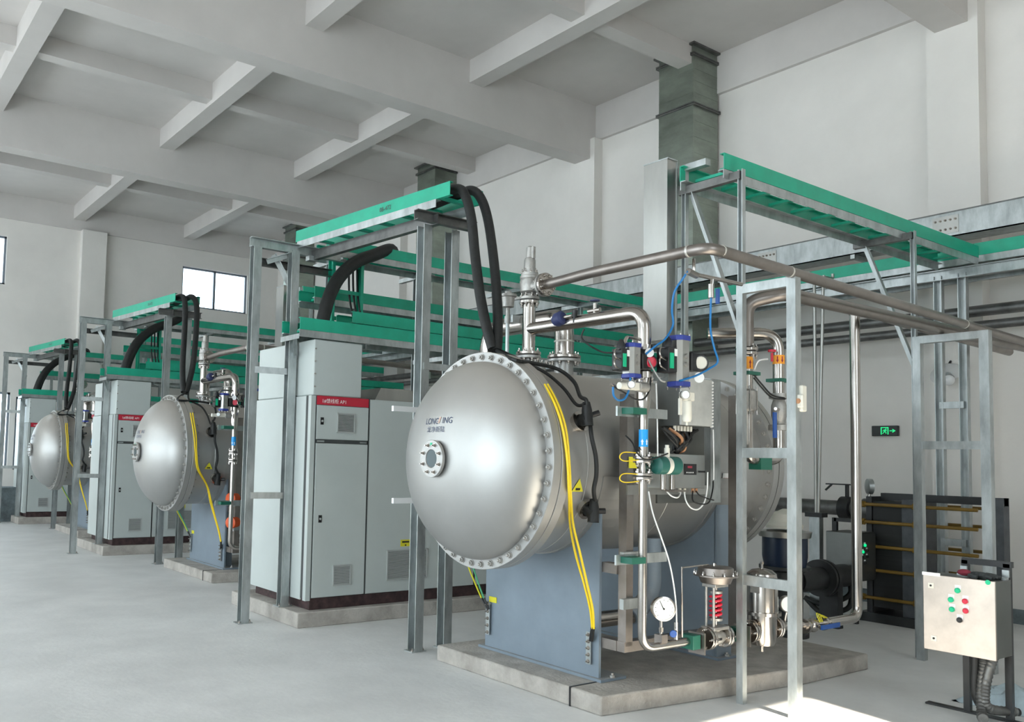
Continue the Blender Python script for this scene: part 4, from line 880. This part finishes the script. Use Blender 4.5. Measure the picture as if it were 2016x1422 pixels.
# ball valve with blue lever and the pipe that rises behind
bv = thing('ball_valve', 'stainless ball valve with blue lever low on the floor pipe', 'valve', S(1605, 1240))
q = S(1602, 1236); MB().cyl((q.x-.16, YV, zb_-.025), (q.x+.2, YV, zb_-.03), .034, 18).ball((q.x-.02, YV, zb_-.028), .055).build('body', 'stainless', bv)
for sx in (-.14, .12): MB().cyl((q.x+sx, YV, zb_-.028), (q.x+sx+.03, YV, zb_-.028), .055, 18).build('end_flange', 'stainless', bv)
MB().cyl((q.x-.02, YV-.03, zb_-.03), (q.x-.02, YV-.08, zb_-.03), .012, 10).build('stem', 'stainless', bv)
MB().box((q.x-.04, YV-.092, zb_-.05), (q.x+.22, YV-.08, zb_-.015)).build('lever', 'blue_handle', bv, 'blue lever')
for k in range(3): MB().tube(spline([(q.x+.0+.02*k, YV-.05, zb_), (q.x-.03+.03*k, YV-.04, zb_+.07-.01*k), (q.x+.1+.02*k, YV-.03, zb_+.02)], 5), .004, 6).build('bonding_wire', 'yellow_label', bv)
e_ = at(1688, 1232, 'y', YV)
up = thing('riser_pipe', 'stainless riser pipe turning up from the floor pipe to the pipe rack', 'pipe', (e_.x, YV, zb_-.03))
zt2 = at(1672, 618, 'y', YV).z
MB().tube(fillet([(q.x+.2, YV, zb_-.03), (e_.x, YV, zb_-.03), (e_.x, YV, zt2)], .10, 8), .040, 20).build('pipe', 'stainless', up)
MB().tube(fillet([(e_.x, YV, zt2), (e_.x, YV, zt2+.05), (10.5, 3.82, zt2+.0)], .09, 8), .043, 20).build('rack_run', 'stainless_dull', up)
# loop pipes hanging inside the frame, with arrow stickers
def loopz(y, px=1467): return S(px, y, 3.72).z
lx, rx2 = S(1470, 700, 3.72).x, S(1533, 700, 3.72).x
lo = thing('loop_pipe', 'polished stainless U-shaped pipe loop hanging inside the pipe frame', 'pipe', (lx, 3.72, 1.6))
MB().tube(fillet([(10.2, 3.44, 2.905), (lx+.12, 3.50, 2.91), (lx, 3.72, 2.86), (lx, 3.72, loopz(683))], .1, 8), .050, 24).build('inlet', 'stainless_dull', lo)
MB().tube(fillet([(lx, 3.72, loopz(700)), (lx, 3.72, loopz(905, 1480)), (rx2, 3.72, loopz(905, 1540)), (rx2, 3.72, loopz(848, 1540))], .13, 8), .043, 24).build('u_bend', 'stainless', lo)
MB().tube(fillet([(rx2, 3.72, loopz(775, 1535)), (rx2, 3.72, loopz(655, 1530)), (rx2-.35, 4.1, loopz(655, 1530))], .15, 8), [.042], 24).build('return_leg', 'stainless', lo)
flange_pair(lo, (lx, 3.72, loopz(692)), (0,0,1), .078, .05, 6, 'stainless', 'stainless')
ck = MB().lathe([(loopz(810), .052), (loopz(806), .066), (loopz(770), .066), (loopz(766), .052)], (lx, 3.72, 0), (0,0,1), 24).build('check_valve', 'cast_steel', lo)
for k in range(4):
    a = k*math.pi/2+.9; MB().cyl((lx+.074*math.cos(a), 3.72+.074*math.sin(a), loopz(816)), (lx+.074*math.cos(a), 3.72+.074*math.sin(a), loopz(760)), .006, 8).build('tie_bolt', 'stainless', ck)
vb2 = MB().lathe([(loopz(848, 1540), .075), (loopz(838, 1540), .075), (loopz(836, 1540), .04), (loopz(820, 1540), .055), (loopz(800, 1540), .055), (loopz(788, 1540), .04), (loopz(786, 1540), .07), (loopz(776, 1540), .07)], (rx2, 3.72, 0), (0,0,1), 24).build('globe_valve', 'cast_steel', lo)
MB().cyl((rx2-.03, 3.70, loopz(808, 1540)), (rx2-.14, 3.66, loopz(808, 1540)), .012, 10).build('valve_stem', 'stainless', vb2)
MB().box((rx2-.17, 3.655, loopz(862, 1505)), (rx2-.13, 3.665, loopz(812, 1505))).build('lever', 'blue_handle', vb2, 'blue lever')
for x, y0_, y1_, dn in ((lx, 703, 727, 0), (rx2, 690, 708, 1)):
    r = .0435 if x == lx else .0425
    st = MB().lathe([(loopz(y1_), r), (loopz(y1_), r+.0008), (loopz(y0_), r+.0008), (loopz(y0_), r)], (x, 3.72, 0), (0,0,1), 24).build('flow_sticker', 'orange_label', lo, 'orange arrow sticker band')
    for a in (3.5, 4.3, 5.1):
        cs, sn_ = math.cos(a), math.sin(a); u_ = V((-sn_, cs, 0)); z0_, z1_ = loopz(y1_)+.008, loopz(y0_)-.02; b_ = V((x+(r+.0012)*cs, 3.72+(r+.0012)*sn_, 0))
        if dn: z0_, z1_ = z1_+.01, z0_
        hh_ = z1_-z0_
        MB().poly([b_+V((0,0,z0_))-u_*.004, b_+V((0,0,z0_))+u_*.004, b_+V((0,0,z0_+hh_*.55))+u_*.004, b_+V((0,0,z0_+hh_*.55))+u_*.010, b_+V((0,0,z1_)), b_+V((0,0,z0_+hh_*.55))-u_*.010, b_+V((0,0,z0_+hh_*.55))-u_*.004], V((cs, sn_, 0))*.0005).build('arrow', 'glove_red', st)
for x, y_ in ((lx, 735), (rx2, 741)): MB().box((x-.06, 3.665, loopz(y_)-.012), (x+.09, 3.79, loopz(y_)+.012)).build('pipe_clamp', 'green_dark', lo)
MB().box((lx+.1, 3.67, loopz(925, 1500)), (lx+.24, 3.77, loopz(900, 1500))).build('pipe_clamp', 'green_dark', lo)
MB().cyl((rx2-.12, 3.70, loopz(712, 1512)), (rx2-.12, 3.70, loopz(695, 1512)), .010, 8).lathe([(loopz(693, 1512), .03), (loopz(689, 1512), .03)], (rx2-.12, 3.70, 0), (0,0,1), 12).build('red_cock', 'red', lo, 'small red handwheel')
hose('sample_tube', 'pale sample tube curving between the two loop pipes', [S(1485, 728, 3.69), S(1492, 712, 3.67), S(1502, 708, 3.67), S(1511, 707, 3.69)], .006, 'white', 'tube')
for j in range(2): hose('signal_cable', 'black cable drooping from loop pipe to globe valve, %s one' % ('upper', 'lower')[j], [S(1484, 738+6*j, 3.68), S(1500, 757+7*j, 3.66), S(1520, 778+5*j, 3.66), S(1545, 784+2*j, 3.66)], .006, 'rubber', 'cable')
cb = at(1582, 785, 'x', 5.5)
o = thing('cream_socket_box', 'cream plastic junction box fixed beside the tall frame post', 'junction box', (5.5, cb.y, cb.z-.12))
MB().box((5.46, cb.y-.015, cb.z-.09), (5.52, cb.y+.05, cb.z+.09)).build('body', 'off_white', o, bevel=.01)
MB().box((5.435, cb.y-.03, cb.z-.065), (5.46, cb.y+.04, cb.z+.025)).build('cover', 'off_white', o, bevel=.01)
MB().lathe([(0, .018), (.01, .016)], (5.435, cb.y+.0, cb.z-.02), (-1,0,0), 16).build('gland', 'copper', o)
# air manifold and blue air lines
mn = thing('air_manifold', 'small stainless air manifold tube with fittings under the vent pipe', 'tube', at(1370, 540, 'x', 4.9))
m0, m1 = at(1366, 540, 'y', 3.45), at(1460, 560, 'y', 3.45)
MB().tube([m0, m1], .014, 12).build('tube', 'stainless', mn)
MB().cyl(m0+V((-.06,0,.01)), m0+V((.03,0,-.005)), .022, 10).build('tee', 'stainless', mn)
MB().cyl(m0, m0+V((0,0,.10)), .011, 10).build('nipple', 'stainless', mn)
m2 = at(1400, 560, 'y', 3.45); MB().cyl(lerp(m0, m1, .38), m2+V((0,0,-.06)), .012, 10).build('nipple', 'stainless', mn)
cv = MB().cyl(m2+V((0,0,.0)), m2+V((0,0,-.09)), .02, 12).build('air_valve', 'stainless', mn); MB().box(m2+V((.06,-.01,-.12)), m2+V((.08,.01,-.02))).build('lever', 'blue_handle', cv)
hose('air_line', 'blue air line dropping from manifold along the cable trunk', [m0+V((-.06,0,.01)), at(1345, 548, 'y', 3.5), at(1328, 575, 'y', 3.55), at(1323, 610, 'y', 3.58), at(1325, 640, 'y', 3.6), at(1310, 667, 'y', 3.6), at(1290, 682, 'y', 3.62), S(1272, 697, 3.64)], .007, 'blue_tube', 'air line')
hose('air_line', 'blue air line hanging in front and bending back to the larger actuator', [m2+V((0,0,-.09)), at(1399, 610, 'y', 3.46), at(1399, 650, 'y', 3.48), at(1406, 685, 'y', 3.5), at(1413, 712, 'y', 3.5), at(1398, 725, 'y', 3.52), at(1370, 740, 'y', 3.54), at(1338, 750, 'y', 3.56)], .007, 'blue_tube', 'air line')
hose('air_line', 'blue U-shaped air line under the smaller actuator', [S(1207, 762, 3.66), S(1208, 778, 3.66), S(1217, 788, 3.66), S(1230, 785, 3.66), S(1238, 768, 3.66), S(1242, 740, 3.67)], .007, 'blue_tube', 'air line')
hose('signal_cable', 'black cable in a loop around the upright pipe under the actuator', [S(1210, 762, 3.68), S(1232, 775, 3.67), S(1250, 786, 3.66), S(1268, 785, 3.65), S(1279, 765, 3.66), S(1281, 735, 3.69)], .0055, 'rubber', 'cable')
hose('signal_cable', 'thin black cable sagging from the tee pipe sensor to the actuator', [at(1150, 648, 'x', n1.x-.03), at(1145, 665, 'x', n1.x-.03), at(1160, 680, 'x', n1.x-.02), at(1185, 693, 'x', n1.x), S(1205, 695, 3.70)], .006, 'rubber', 'cable')
hose('air_line', 'grey air line slanting from small actuator to the white regulator', [S(1275, 705, 3.66), S(1285, 725, 3.62), S(1300, 748, 3.58), S(1310, 752, 3.56)], .006, 'cast_steel', 'air line')
# ------------------------------------------------------------------ runs along the right wall
RX = 9.95
z0_, z1_ = at(2016, 440, 'x', RX).z, at(2016, 388, 'x', RX).z
br = thing('cable_bridge', 'long galvanised cable bridge running level along the right wall', 'cable tray', (10.1, 12, z0_))
MB().box((RX, 1.5, z0_), (RX+.012, 22.3, z1_)).box((RX, 1.5, z0_), (RX+.3, 22.3, z0_+.012)).box((RX+.288, 1.5, z0_), (RX+.3, 22.3, z1_)).build('trough', 'galv', br)
MB().box((RX-.01, 1.5, z1_-.006), (RX+.31, 22.3, z1_+.006)).build('lid', 'steel_dark', br)
for px in (1510, 1862):
    y = at(px, 470, 'x', RX).y
    sp = MB().box((RX-.008, y-.13, z0_+.04), (RX, y+.13, z1_-.04)).build('splice_plate', 'stainless_sheet', br)
    for i in range(5):
        for j in (-.05, .05): inst(BOLT_S, 'bolt', sp, (RX-.008, y-.10+.05*i, (z0_+z1_)/2+j), rot_to((-1,0,0)))
for y in (5.2, 7.0, 11.5, 14, 17.5):
    MB().chan((RX+.35, y, z0_-.5), (RX+.35, y, z1_), .04, .05).build('hanger', 'galv', br)
    MB().bar((RX-.02, y, z0_-.03), (XW, y, z0_-.03), .05, .05).build('bracket_arm', 'galv', br)
tray('cable_tray', 'long green cable tray along the right wall below the cable bridge', (10.0, 1.5, 3.96), (10.0, 22.0, 3.96), .34, h=.13, rung=1.0)
o = thing('tray_beam', 'galvanised beam under the long green wall tray', 'beam', (9.85, 12, 3.78))
MB().chan((9.86, 1.5, 3.75), (9.86, 22.0, 3.75), .06, .11, flip=-1).build('web_beam', 'galv', o)
MB().chan((10.15, 1.5, 3.75), (10.15, 22.0, 3.75), .06, .11).build('web_beam', 'galv', o)
ws = thing('wall_stand', 'galvanised ladder stand under the wall tray behind the control box', 'frame', (9.9, 4.2, 0))
ya_, yb2 = at(1850, 700, 'x', 9.9).y, at(1898, 700, 'x', 9.9).y
for y in (ya_, yb2): MB().chan((9.9, y, 0), (9.9, y, 3.75), .07, .08).build('post', 'galv', ws)
for py in (798, 1068): z = at(1875, py, 'x', 9.9).z; MB().box((9.87, yb2, z-.035), (9.93, ya_, z+.035)).build('rung', 'galv', ws)
for k, (z, r, lab) in enumerate(((3.42, .062, 'upper thick dull pipe along the right wall under the trays'), (3.24, .05, 'lower thick dull pipe along the right wall under the trays'))):
    o = MB().tube([(10.45-.12*k, 1.5, z), (10.45-.12*k, 22.3, z)], r, 20).build('wall_pipe', 'steel_dark'); tag(o, lab, 'pipe')
# conduits looping over the tray to a floor post
cf_ = at(1608, 1213, 'z', 0)
po = thing('conduit_post', 'square steel floor post with scraped paint under two conduits', 'post', (cf_.x, cf_.y, 0))
zp = at(1606, 1018, 'x', cf_.x).z
MB().box((cf_.x-.04, cf_.y-.06, 0), (cf_.x+.04, cf_.y+.06, zp)).build('post', 'galv', po)
MB().box((cf_.x-.06, cf_.y-.10, zp), (cf_.x+.06, cf_.y+.10, zp+.05)).build('cap', 'black_paint', po)
for j, px in enumerate((1604, 1622)):
    y = at(px, 700, 'x', cf_.x).y
    o = MB().tube(fillet([(cf_.x, lerp(y, cf_.y, .75), zp+.04), (cf_.x, y, at(px, 545, 'x', cf_.x).z), (cf_.x+.2, y, at(px, 545, 'x', cf_.x).z), (cf_.x+.2, y, 3.9)], .06), .018, 12).build('conduit', 'stainless_sheet'); tag(o, 'thin steel conduit hooked over the tray, %s of the pair' % ('left', 'right')[j], 'conduit')

# ------------------------------------------------------------------ heat exchanger and pump by the wall
HXX = 9.65
ha, hb = at(1716, 1000, 'x', HXX), at(1776, 1000, 'x', HXX); hc = at(1806, 1000, 'x', HXX); he = at(1938, 1000, 'x', HXX)
zt3, zb3 = at(1745, 983, 'x', HXX).z, .1
hx = thing('plate_heat_exchanger', 'dark plate heat exchanger with yellow tie rods by the wall', 'heat exchanger', (HXX+.25, hb.y, 0))
MB().box((HXX, ha.y, zb3), (HXX+.5, ha.y+.06, zt3+.02)).build('frame_plate', 'black_paint', hx)
n = 26; me = MB().box((HXX+.02, -.006, zb3+.06), (HXX+.48, .006, zt3-.03)).mesh('plate'); me.materials.append(M['rubber'])
for k in range(n): inst(me, 'plate', hx, (0, lerp(ha.y-.01, hb.y+.01, k/(n-1)), 0))
MB().box((HXX-.01, hc.y, zb3), (HXX+.5, hb.y, zt3)).build('pressure_plate', 'iron', hx)
MB().box((HXX+.2, he.y-.1, zt3-.02), (HXX+.3, ha.y, zt3+.06)).build('carrying_bar', 'black_paint', hx)
MB().box((HXX+.18, he.y-.1, 0), (HXX+.32, he.y-.02, zt3+.06)).build('column', 'iron', hx)
MB().box((HXX-.06, hc.y-.05, 0), (HXX+.56, ha.y+.12, .10)).build('foot_frame', 'black_paint', hx)
for py in (995, 1030, 1078, 1125, 1180):
    z = at(1745, py, 'x', HXX).z
    r_ = MB().cyl((HXX-.03, he.y+.05, z), (HXX-.03, ha.y+.10, z), .018, 10).build('tie_rod', 'yellow_rod', hx, 'yellow tie rod')
    MB().cyl((HXX-.03, hc.y-.02, z), (HXX-.03, hc.y+.03, z), .036, 6).cyl((HXX-.03, ha.y+.06, z), (HXX-.03, ha.y+.10, z), .036, 6).build('nut', 'yellow_rod', r_)
    MB().cyl((HXX+.53, he.y+.05, z), (HXX+.53, ha.y+.10, z), .018, 10).build('tie_rod', 'yellow_rod', hx)
zp2 = at(1650, 1000, 'x', HXX+.2).z
wp = thing('cooling_pipe', 'dark grey cooling water pipe running into the heat exchanger', 'pipe', (HXX+.2, 6, zp2-.1))
MB().tube(fillet([(HXX+.2, ha.y+.06, zp2), (HXX+.2, 7.4, zp2), (HXX+.2, 7.4, .3)], .2), .085, 24).build('pipe', 'steel_dark', wp)
MB().lathe([(0, .09), (.02, .125), (.10, .125), (.12, .09)], (HXX+.2, ha.y+.08, zp2), (0,1,0), 24).build('coupling', 'steel_dark', wp)
yv2 = at(1668, 990, 'x', HXX+.2).y
bw = thing('wafer_valve', 'black wafer valve with flat lever on the cooling pipe', 'valve', (HXX+.2, yv2, zp2))
MB().lathe([(-.06, .135), (.06, .135)], (HXX+.2, yv2, zp2), (0,1,0), 28).build('body', 'black_paint', bw)
MB().cyl((HXX+.2, yv2, zp2+.13), (HXX+.2, yv2, zp2+.27), .022, 12).build('stem', 'black_paint', bw)
MB().box((HXX+.17, yv2-.08, zp2+.265), (HXX+.23, yv2+.24, zp2+.28)).build('lever', 'black_paint', bw)
MB().tube([(HXX+.2, yv2+.18, zp2+.27), (HXX+.15, yv2+.23, zp2+.2)], .012).build('latch', 'black_paint', bw)
gq = at(1711, 958, 'x', HXX+.1)
gg = thing('pressure_gauge', 'grey round pressure gauge seen from behind above heat exchanger', 'gauge', (gq.x, gq.y, zp2+.08))
MB().lathe([(-.03, .06), (-.02, .085), (.03, .085), (.035, .075)], gq, (.7, -.7, 0), 28).build('case', 'galv', gg)
MB().cyl((gq.x, gq.y, zp2+.06), (gq.x, gq.y, gq.z-.07), .014, 10).cyl((gq.x, gq.y, zp2+.1), (gq.x, gq.y, zp2+.16), .022, 8).build('stem', 'stainless', gg)
pq = at(1545, 1100, 'y', 4.9); px_ = pq.x
pm = thing('vertical_pump', 'vertical pump with pale motor cap and dark blue body', 'pump', (px_, 4.9, 0))
zq = lambda y: at(1545, y, 'y', 4.9).z
MB().lathe([(zq(1040), .17), (zq(1034), .18), (zq(1026), .13), (zq(1012), .12), (zq(1006), .06), (zq(1002), .02)], (px_, 4.9, 0), (0,0,1), 28).build('motor_cap', 'off_white', pm)
MB().lathe([(zq(1057), .24), (zq(1046), .25), (zq(1044), .17)], (px_, 4.9, 0), (0,0,1), 32).build('fan_ring', 'stainless_sheet', pm)
mb = MB().lathe([(zq(1120), .19), (zq(1095), .21), (zq(1058), .21)], (px_, 4.9, 0), (0,0,1), 28)
mb.build('motor', 'pump_blue', pm)
MB().lathe([(0, .22), (.05, .22), (.06, .16), (zq(1125), .17), (zq(1120), .24), (zq(1114), .24)], (px_, 4.9, 0), (0,0,1), 28).build('pump_body', 'black_paint', pm)
pd = thing('pump_discharge', 'black flanged pump pipe low behind the filter housing', 'pipe', (px_, 4.8, .1))
zd_ = at(1600, 1140, 'y', 4.9).z
MB().cyl((px_+.18, 4.9, zd_), (px_+1.1, 4.9, zd_), .12, 24).build('pipe', 'black_paint', pd)
for dx in (.62, .68): MB().cyl((px_+dx, 4.9, zd_), (px_+dx+.035, 4.9, zd_), .19, 28).build('flange', 'black_paint', pd)
MB().box((px_+.8, 4.8, 0), (px_+.9, 5.0, zd_)).build('support_leg', 'black_paint', pd)

# ------------------------------------------------------------------ control boxes on stands
cfo = at(1652, 1238, 'z', 0)
bxx = at(1626, 1100, 'x', 9.0)
c_ = at(1682, 1100, 'y', cfo.y); X1 = c_.x
sc2 = thing('control_box', 'stainless control box with lit green buttons before the heat exchanger', 'control box', (X1, cfo.y, 0))
yl = at(1626, 1050, 'x', X1).y; xr = at(1722, 1050, 'y', cfo.y).x; zt4, zb4 = at(1682, 1050, 'x', X1).z, at(1682, 1147, 'x', X1).z
MB().box((X1, cfo.y, zb4), (xr, yl, zt4)).build('body', 'sheet_dark', sc2, bevel=.006)
dd = MB().box((X1+.01, cfo.y-.014, zb4+.01), (xr-.01, cfo.y, zt4-.01)).build('door', 'sheet_dark', sc2)
for px, py, on in ((1702, 1074, 1), (1698, 1087, 1), (1706, 1084, 0), (1697, 1097, 0), (1706, 1096, 0), (1702, 1108, 0)):
    q = at(px, py, 'y', cfo.y-.014)
    b_ = MB().box((q.x-.012, cfo.y-.016, q.z+.012), (q.x+.02, cfo.y-.014, q.z+.03)).build('button_tag', 'white', dd)
    MB().lathe([(0, .016), (.012, .016), (.016, .012)], (q.x, cfo.y-.015, q.z), (0,-1,0), 14).build('button', 'lamp_green' if on else 'black', b_)
for y in (cfo.y+.06, yl-.06): MB().box((X1+.1, y-.025, 0), (X1+.15, y+.025, zb4)).build('leg', 'black_paint', sc2)
MB().box((X1+.16, yl-.03, 0), (X1+.2, yl+.02, zt4+.14)).box((X1+.16, cfo.y+.1, zt4+.10), (X1+.2, yl, zt4+.14)).build('stand_frame', 'black_paint', sc2)
for j in range(2): hose('conduit_hose', 'black conduit hose drooping under the far control box, %s one' % ('upper', 'lower')[j], [(X1+.3, yl-.1, zb4+.0), (X1+.28, yl-.12, zb4-.15-.12*j), (X1+.18, cfo.y+.25, .22-.12*j), (X1+.1, cfo.y+.42, .16-.1*j), (X1+.1, yl+.3, .2)], .028, 'rubber', 'hose')

XB = 6.36                                                            # the near control box: door faces the aisle
pa, pb = at(1818, 1127, 'x', XB), at(1960, 1290, 'x', XB)
zt5, zb5 = at(1890, 1139, 'x', XB).z, at(1890, 1288, 'x', XB).z
ncb = thing('control_box', 'stainless control box on a black stand with red and green buttons', 'control box', (XB+.1, (pa.y+pb.y)/2, 0))
MB().box((XB+.02, pb.y, zb5), (XB+.26, pa.y, zt5)).build('body', 'sheet_dark', ncb, bevel=.004)
mat('door_sheet', (.56, .50, .45), met=.85, rough=.42, var=.12, scale=6, rvar=.1)  # warm light falling on the door is put into this colour
dd = MB().box((XB, pb.y-.004, zb5-.006), (XB+.018, pa.y+.004, zt5+.004)).build('door', 'door_sheet', ncb, bevel=.003)
for px, py, mt in ((1886, 1163, 'button_green'), (1873, 1181, 'button_green'), (1901, 1184, 'red'), (1875, 1200, 'button_green'), (1902, 1203, 'red'), (1890, 1221, 'black')):
    q = at(px, py, 'x', XB)
    tg_ = MB().box((XB-.002, q.y-.018, q.z-.002), (XB, q.y+.018, q.z+.036)).build('button_tag', 'white', dd)
    MB().lathe([(0, .017), (.012, .018), (.018, .013)], (XB-.001, q.y, q.z), (-1,0,0), 16).build('button', mt, tg_)
for px, py in ((1833, 1153), (1839, 1257)):
    q = at(px, py, 'x', XB); l_ = MB().box((XB-.004, q.y-.018, q.z-.018), (XB, q.y+.018, q.z+.018)).build('lock_plate', 'off_white', dd); MB().cyl((XB-.004, q.y, q.z), (XB-.008, q.y, q.z), .007, 10).build('key_slot', 'black', l_)
q = at(1834, 1131, 'x', XB); MB().box((XB-.002, q.y-.055, q.z-.010), (XB, q.y+.06, q.z+.012)).build('name_strip', 'white', dd)
q = at(1945, 1147, 'x', XB); MB().lathe([(0, .016), (.002, .016)], (XB-.0005, q.y, q.z), (-1,0,0), 16).build('round_sticker', 'button_green', dd)
for y in (pb.y+.03, lerp(pb.y, pa.y, .66)):
    MB().box((XB+.27, y-.02, 0), (XB+.31, y+.02, zt5+.10)).build('leg', 'black_paint', ncb)
    MB().box((XB+.2, y-.02, zt5), (XB+.27, y+.02, zt5+.012)).box((XB+.255, y-.02, zt5), (XB+.27, y+.02, zt5+.06)).build('hanger_clip', 'galv', ncb)
MB().box((XB+.27, pb.y, zt5+.075), (XB+.31, lerp(pb.y, pa.y, .70), zt5+.115)).build('stand_rail', 'black_paint', ncb)
MB().box((XB+.26, pb.y-.05, .0), (XB+.32, pb.y+.55, .012)).build('floor_bar', 'black_paint', ncb)
yc = lambda t: lerp(pb.y, pa.y, t)
hose('conduit_hose', 'smooth black hose leaving the control box bottom, leftmost', [(XB+.14, yc(.40), zb5), (XB+.14, yc(.41), .35), (XB+.13, yc(.40), .16), (XB+.2, yc(.3), .07), (XB+.4, yc(.05), .05)], .026, 'rubber', 'hose')
def ribbed(label, pts, r):
    c = thing('flexible_conduit', label, 'hose', pts[-1]); sp = spline(pts, 14); rs = [r*(1.0 if k % 2 else .86) for k in range(len(sp))]
    MB().tube(sp, rs, 12).build('ribbed_hose', 'steel_dark', c)
ribbed('ribbed grey conduit below the control box, middle one', [(XB+.15, yc(.30), zb5), (XB+.15, yc(.29), .38), (XB+.12, yc(.31), .2), (XB+.1, yc(.29), .05), (XB+.02, yc(.2), .05)], .032)
ribbed('ribbed grey conduit below the control box, rightmost one', [(XB+.15, yc(.14), zb5), (XB+.15, yc(.17), .42), (XB+.12, yc(.25), .24), (XB+.14, yc(.24), .1), (XB+.35, yc(.05), .06)], .032)
# work glove left on top
gl = thing('work_glove', 'dark work glove with red cuff lying on top of the control box', 'glove', (XB+.14, yc(.35), zt5+.001))
MB().ball((XB+.14, yc(.33), zt5+.022), .05, 14, (.9, 1.5, .42)).build('palm', 'glove', gl)
MB().ball((XB+.12, yc(.52), zt5+.03), .045, 14, (.9, .95, .5)).build('cuff', 'glove_red', gl)
for k in range(4): MB().tube(spline([(XB+.10+.027*k, yc(.27), zt5+.024), (XB+.09+.03*k, yc(.19), zt5+.022), (XB+.095+.03*k, yc(.11)-.006*k, zt5+.013)], 4), [.015]*8+[.012, .008], 8).build('finger', 'glove', gl)
MB().tube(spline([(XB+.07, yc(.4), zt5+.02), (XB+.045, yc(.33), zt5+.018), (XB+.04, yc(.27), zt5+.013)], 4), .013, 8).build('thumb', 'glove', gl)
# crumpled plastic sack on the floor behind the stand
sk_ = MB(); b0 = len(sk_.v)
cxs, cys = XB+.72, yc(.25)
for i in range(13):
    for j in range(9):
        u_, v_ = i/12*2-1, j/8*2-1; hgt = .13*(1-u_**4)*(1-v_**4)*(1+.35*math.sin(7*u_+3*v_)*math.cos(5*v_-2*u_))
        sk_.v.append(V((cxs+v_*.20+.02*math.sin(6*u_), cys+u_*.36+.02*math.sin(5*v_), max(.003, hgt))))
for i in range(12):
    for j in range(8): sk_.f.append((b0+i*9+j, b0+i*9+j+1, b0+(i+1)*9+j+1, b0+(i+1)*9+j))
sk_.f.append(tuple(b0+k for k in [i*9 for i in range(13)]+[12*9+j for j in range(1, 9)]+[i*9+8 for i in range(11, -1, -1)]+[j for j in range(7, 0, -1)]))
o = sk_.build('plastic_sack', 'bag'); tag(o, 'pale blue plastic sack lying on the floor behind the control box stand', 'sack')

# ------------------------------------------------------------------ exit sign and wall lamp
ea, eb = at(1716, 859, 'x', XW-.05), at(1767, 838, 'x', XW-.05)
ex = thing('exit_sign', 'black exit sign with green running figure and arrow on the wall', 'sign', (XW, (ea.y+eb.y)/2, (ea.z+eb.z)/2))
XS = XW-.05; w_ = ea.y-eb.y; h_ = eb.z-ea.z; yc_, zc2 = (ea.y+eb.y)/2, (ea.z+eb.z)/2
MB().box((XS, eb.y, ea.z), (XW, ea.y, eb.z)).build('case', 'sign_black', ex, bevel=.006)
def sp_(u_, v_): return V((XS-.002, yc_+.5*w_-u_*w_, ea.z+v_*h_))
def shape(name, pts): MB().poly([sp_(*p) for p in pts], (-.001, 0, 0)).build(name, 'sign_green', ex)
shape('door_frame', [(.36, .15), (.36, .86), (.66, .86), (.66, .15), (.62, .15), (.62, .78), (.40, .78), (.40, .15)])
shape('figure_head', [(.535, .68), (.55, .74), (.575, .74), (.585, .68), (.575, .62), (.55, .62)])
shape('figure_body', [(.46, .58), (.50, .64), (.56, .60), (.60, .52), (.59, .48), (.55, .52), (.54, .44), (.58, .36), (.57, .22), (.55, .22), (.55, .34), (.50, .38), (.46, .24), (.42, .22), (.42, .27), (.45, .30), (.48, .42), (.50, .54), (.47, .53), (.45, .44), (.43, .45)])
shape('arrow', [(.70, .46), (.84, .46), (.79, .34), (.83, .34), (.93, .50), (.83, .66), (.79, .66), (.84, .54), (.70, .54)])
lq = at(1868, 752, 'x', XW-.25)
lm = thing('wall_lamp', 'white bulb lamp with shallow shade hung on a wall bracket', 'lamp', (XW, lq.y, lq.z))
MB().tube(fillet([(XW, lq.y-.02, lq.z+.22), (XW-.2, lq.y, lq.z+.26), (XW-.28, lq.y, lq.z+.10)], .06), .014, 10).build('bracket', 'black_paint', lm)
MB().lathe([(.0, .03), (-.02, .17), (-.035, .18), (-.025, .16), (-.01, .03)], (XW-.28, lq.y, lq.z+.10), (.55, .35, .75), 28).build('shade', 'white', lm)
MB().lathe([(0, .035), (-.05, .055), (-.06, .06)], (XW-.30, lq.y-.01, lq.z+.08), (.55, .35, .75), 16).build('heat_sink', 'galv', lm)
MB().ball((XW-.35, lq.y-.04, lq.z+.01), .062, 16).build('bulb', 'white', lm)

# ------------------------------------------------------------------ the two further units
PITCH = 6.6
for k in (1, 2):
    for o_, n_ in UNITS:
        if n_ < k: continue
        c = copy_tree(o_, None, V((0, PITCH*k, 0)))
        c['label'] = TPL[o_].format(u=WHICH[k])
# orange junction boxes on the skid post of the middle unit only
for j, py in enumerate((982, 1029)):
    q = at(459, py, 'y', 4.0+PITCH)
    ob = thing('orange_detector', 'orange gas detector head on the middle skid post, %s one' % ('upper', 'lower')[j], 'detector', q)
    MB().lathe([(-.07, .06), (-.065, .07), (.03, .07), (.031, .078), (.06, .078), (.065, .07)], q, (-.85, -.5, 0), 20).build('head', 'orange_box', ob)
    MB().cyl(q, q+V((.35, .05, 0)), .018, 10).build('arm', 'black_paint', ob)
    MB().cyl(q+V((0, 0, -.05)), q+V((0, 0, -.11)), .02, 10).build('sensor', 'white', ob)
q = at(20, 1026, 'z', 0)
o = MB().box((q.x-.3, q.y-.2, 0), (q.x+.2, q.y+.45, .78)).build('concrete_block', 'stone', bevel=.02); tag(o, 'dark concrete block standing on the floor at the far left', 'block')
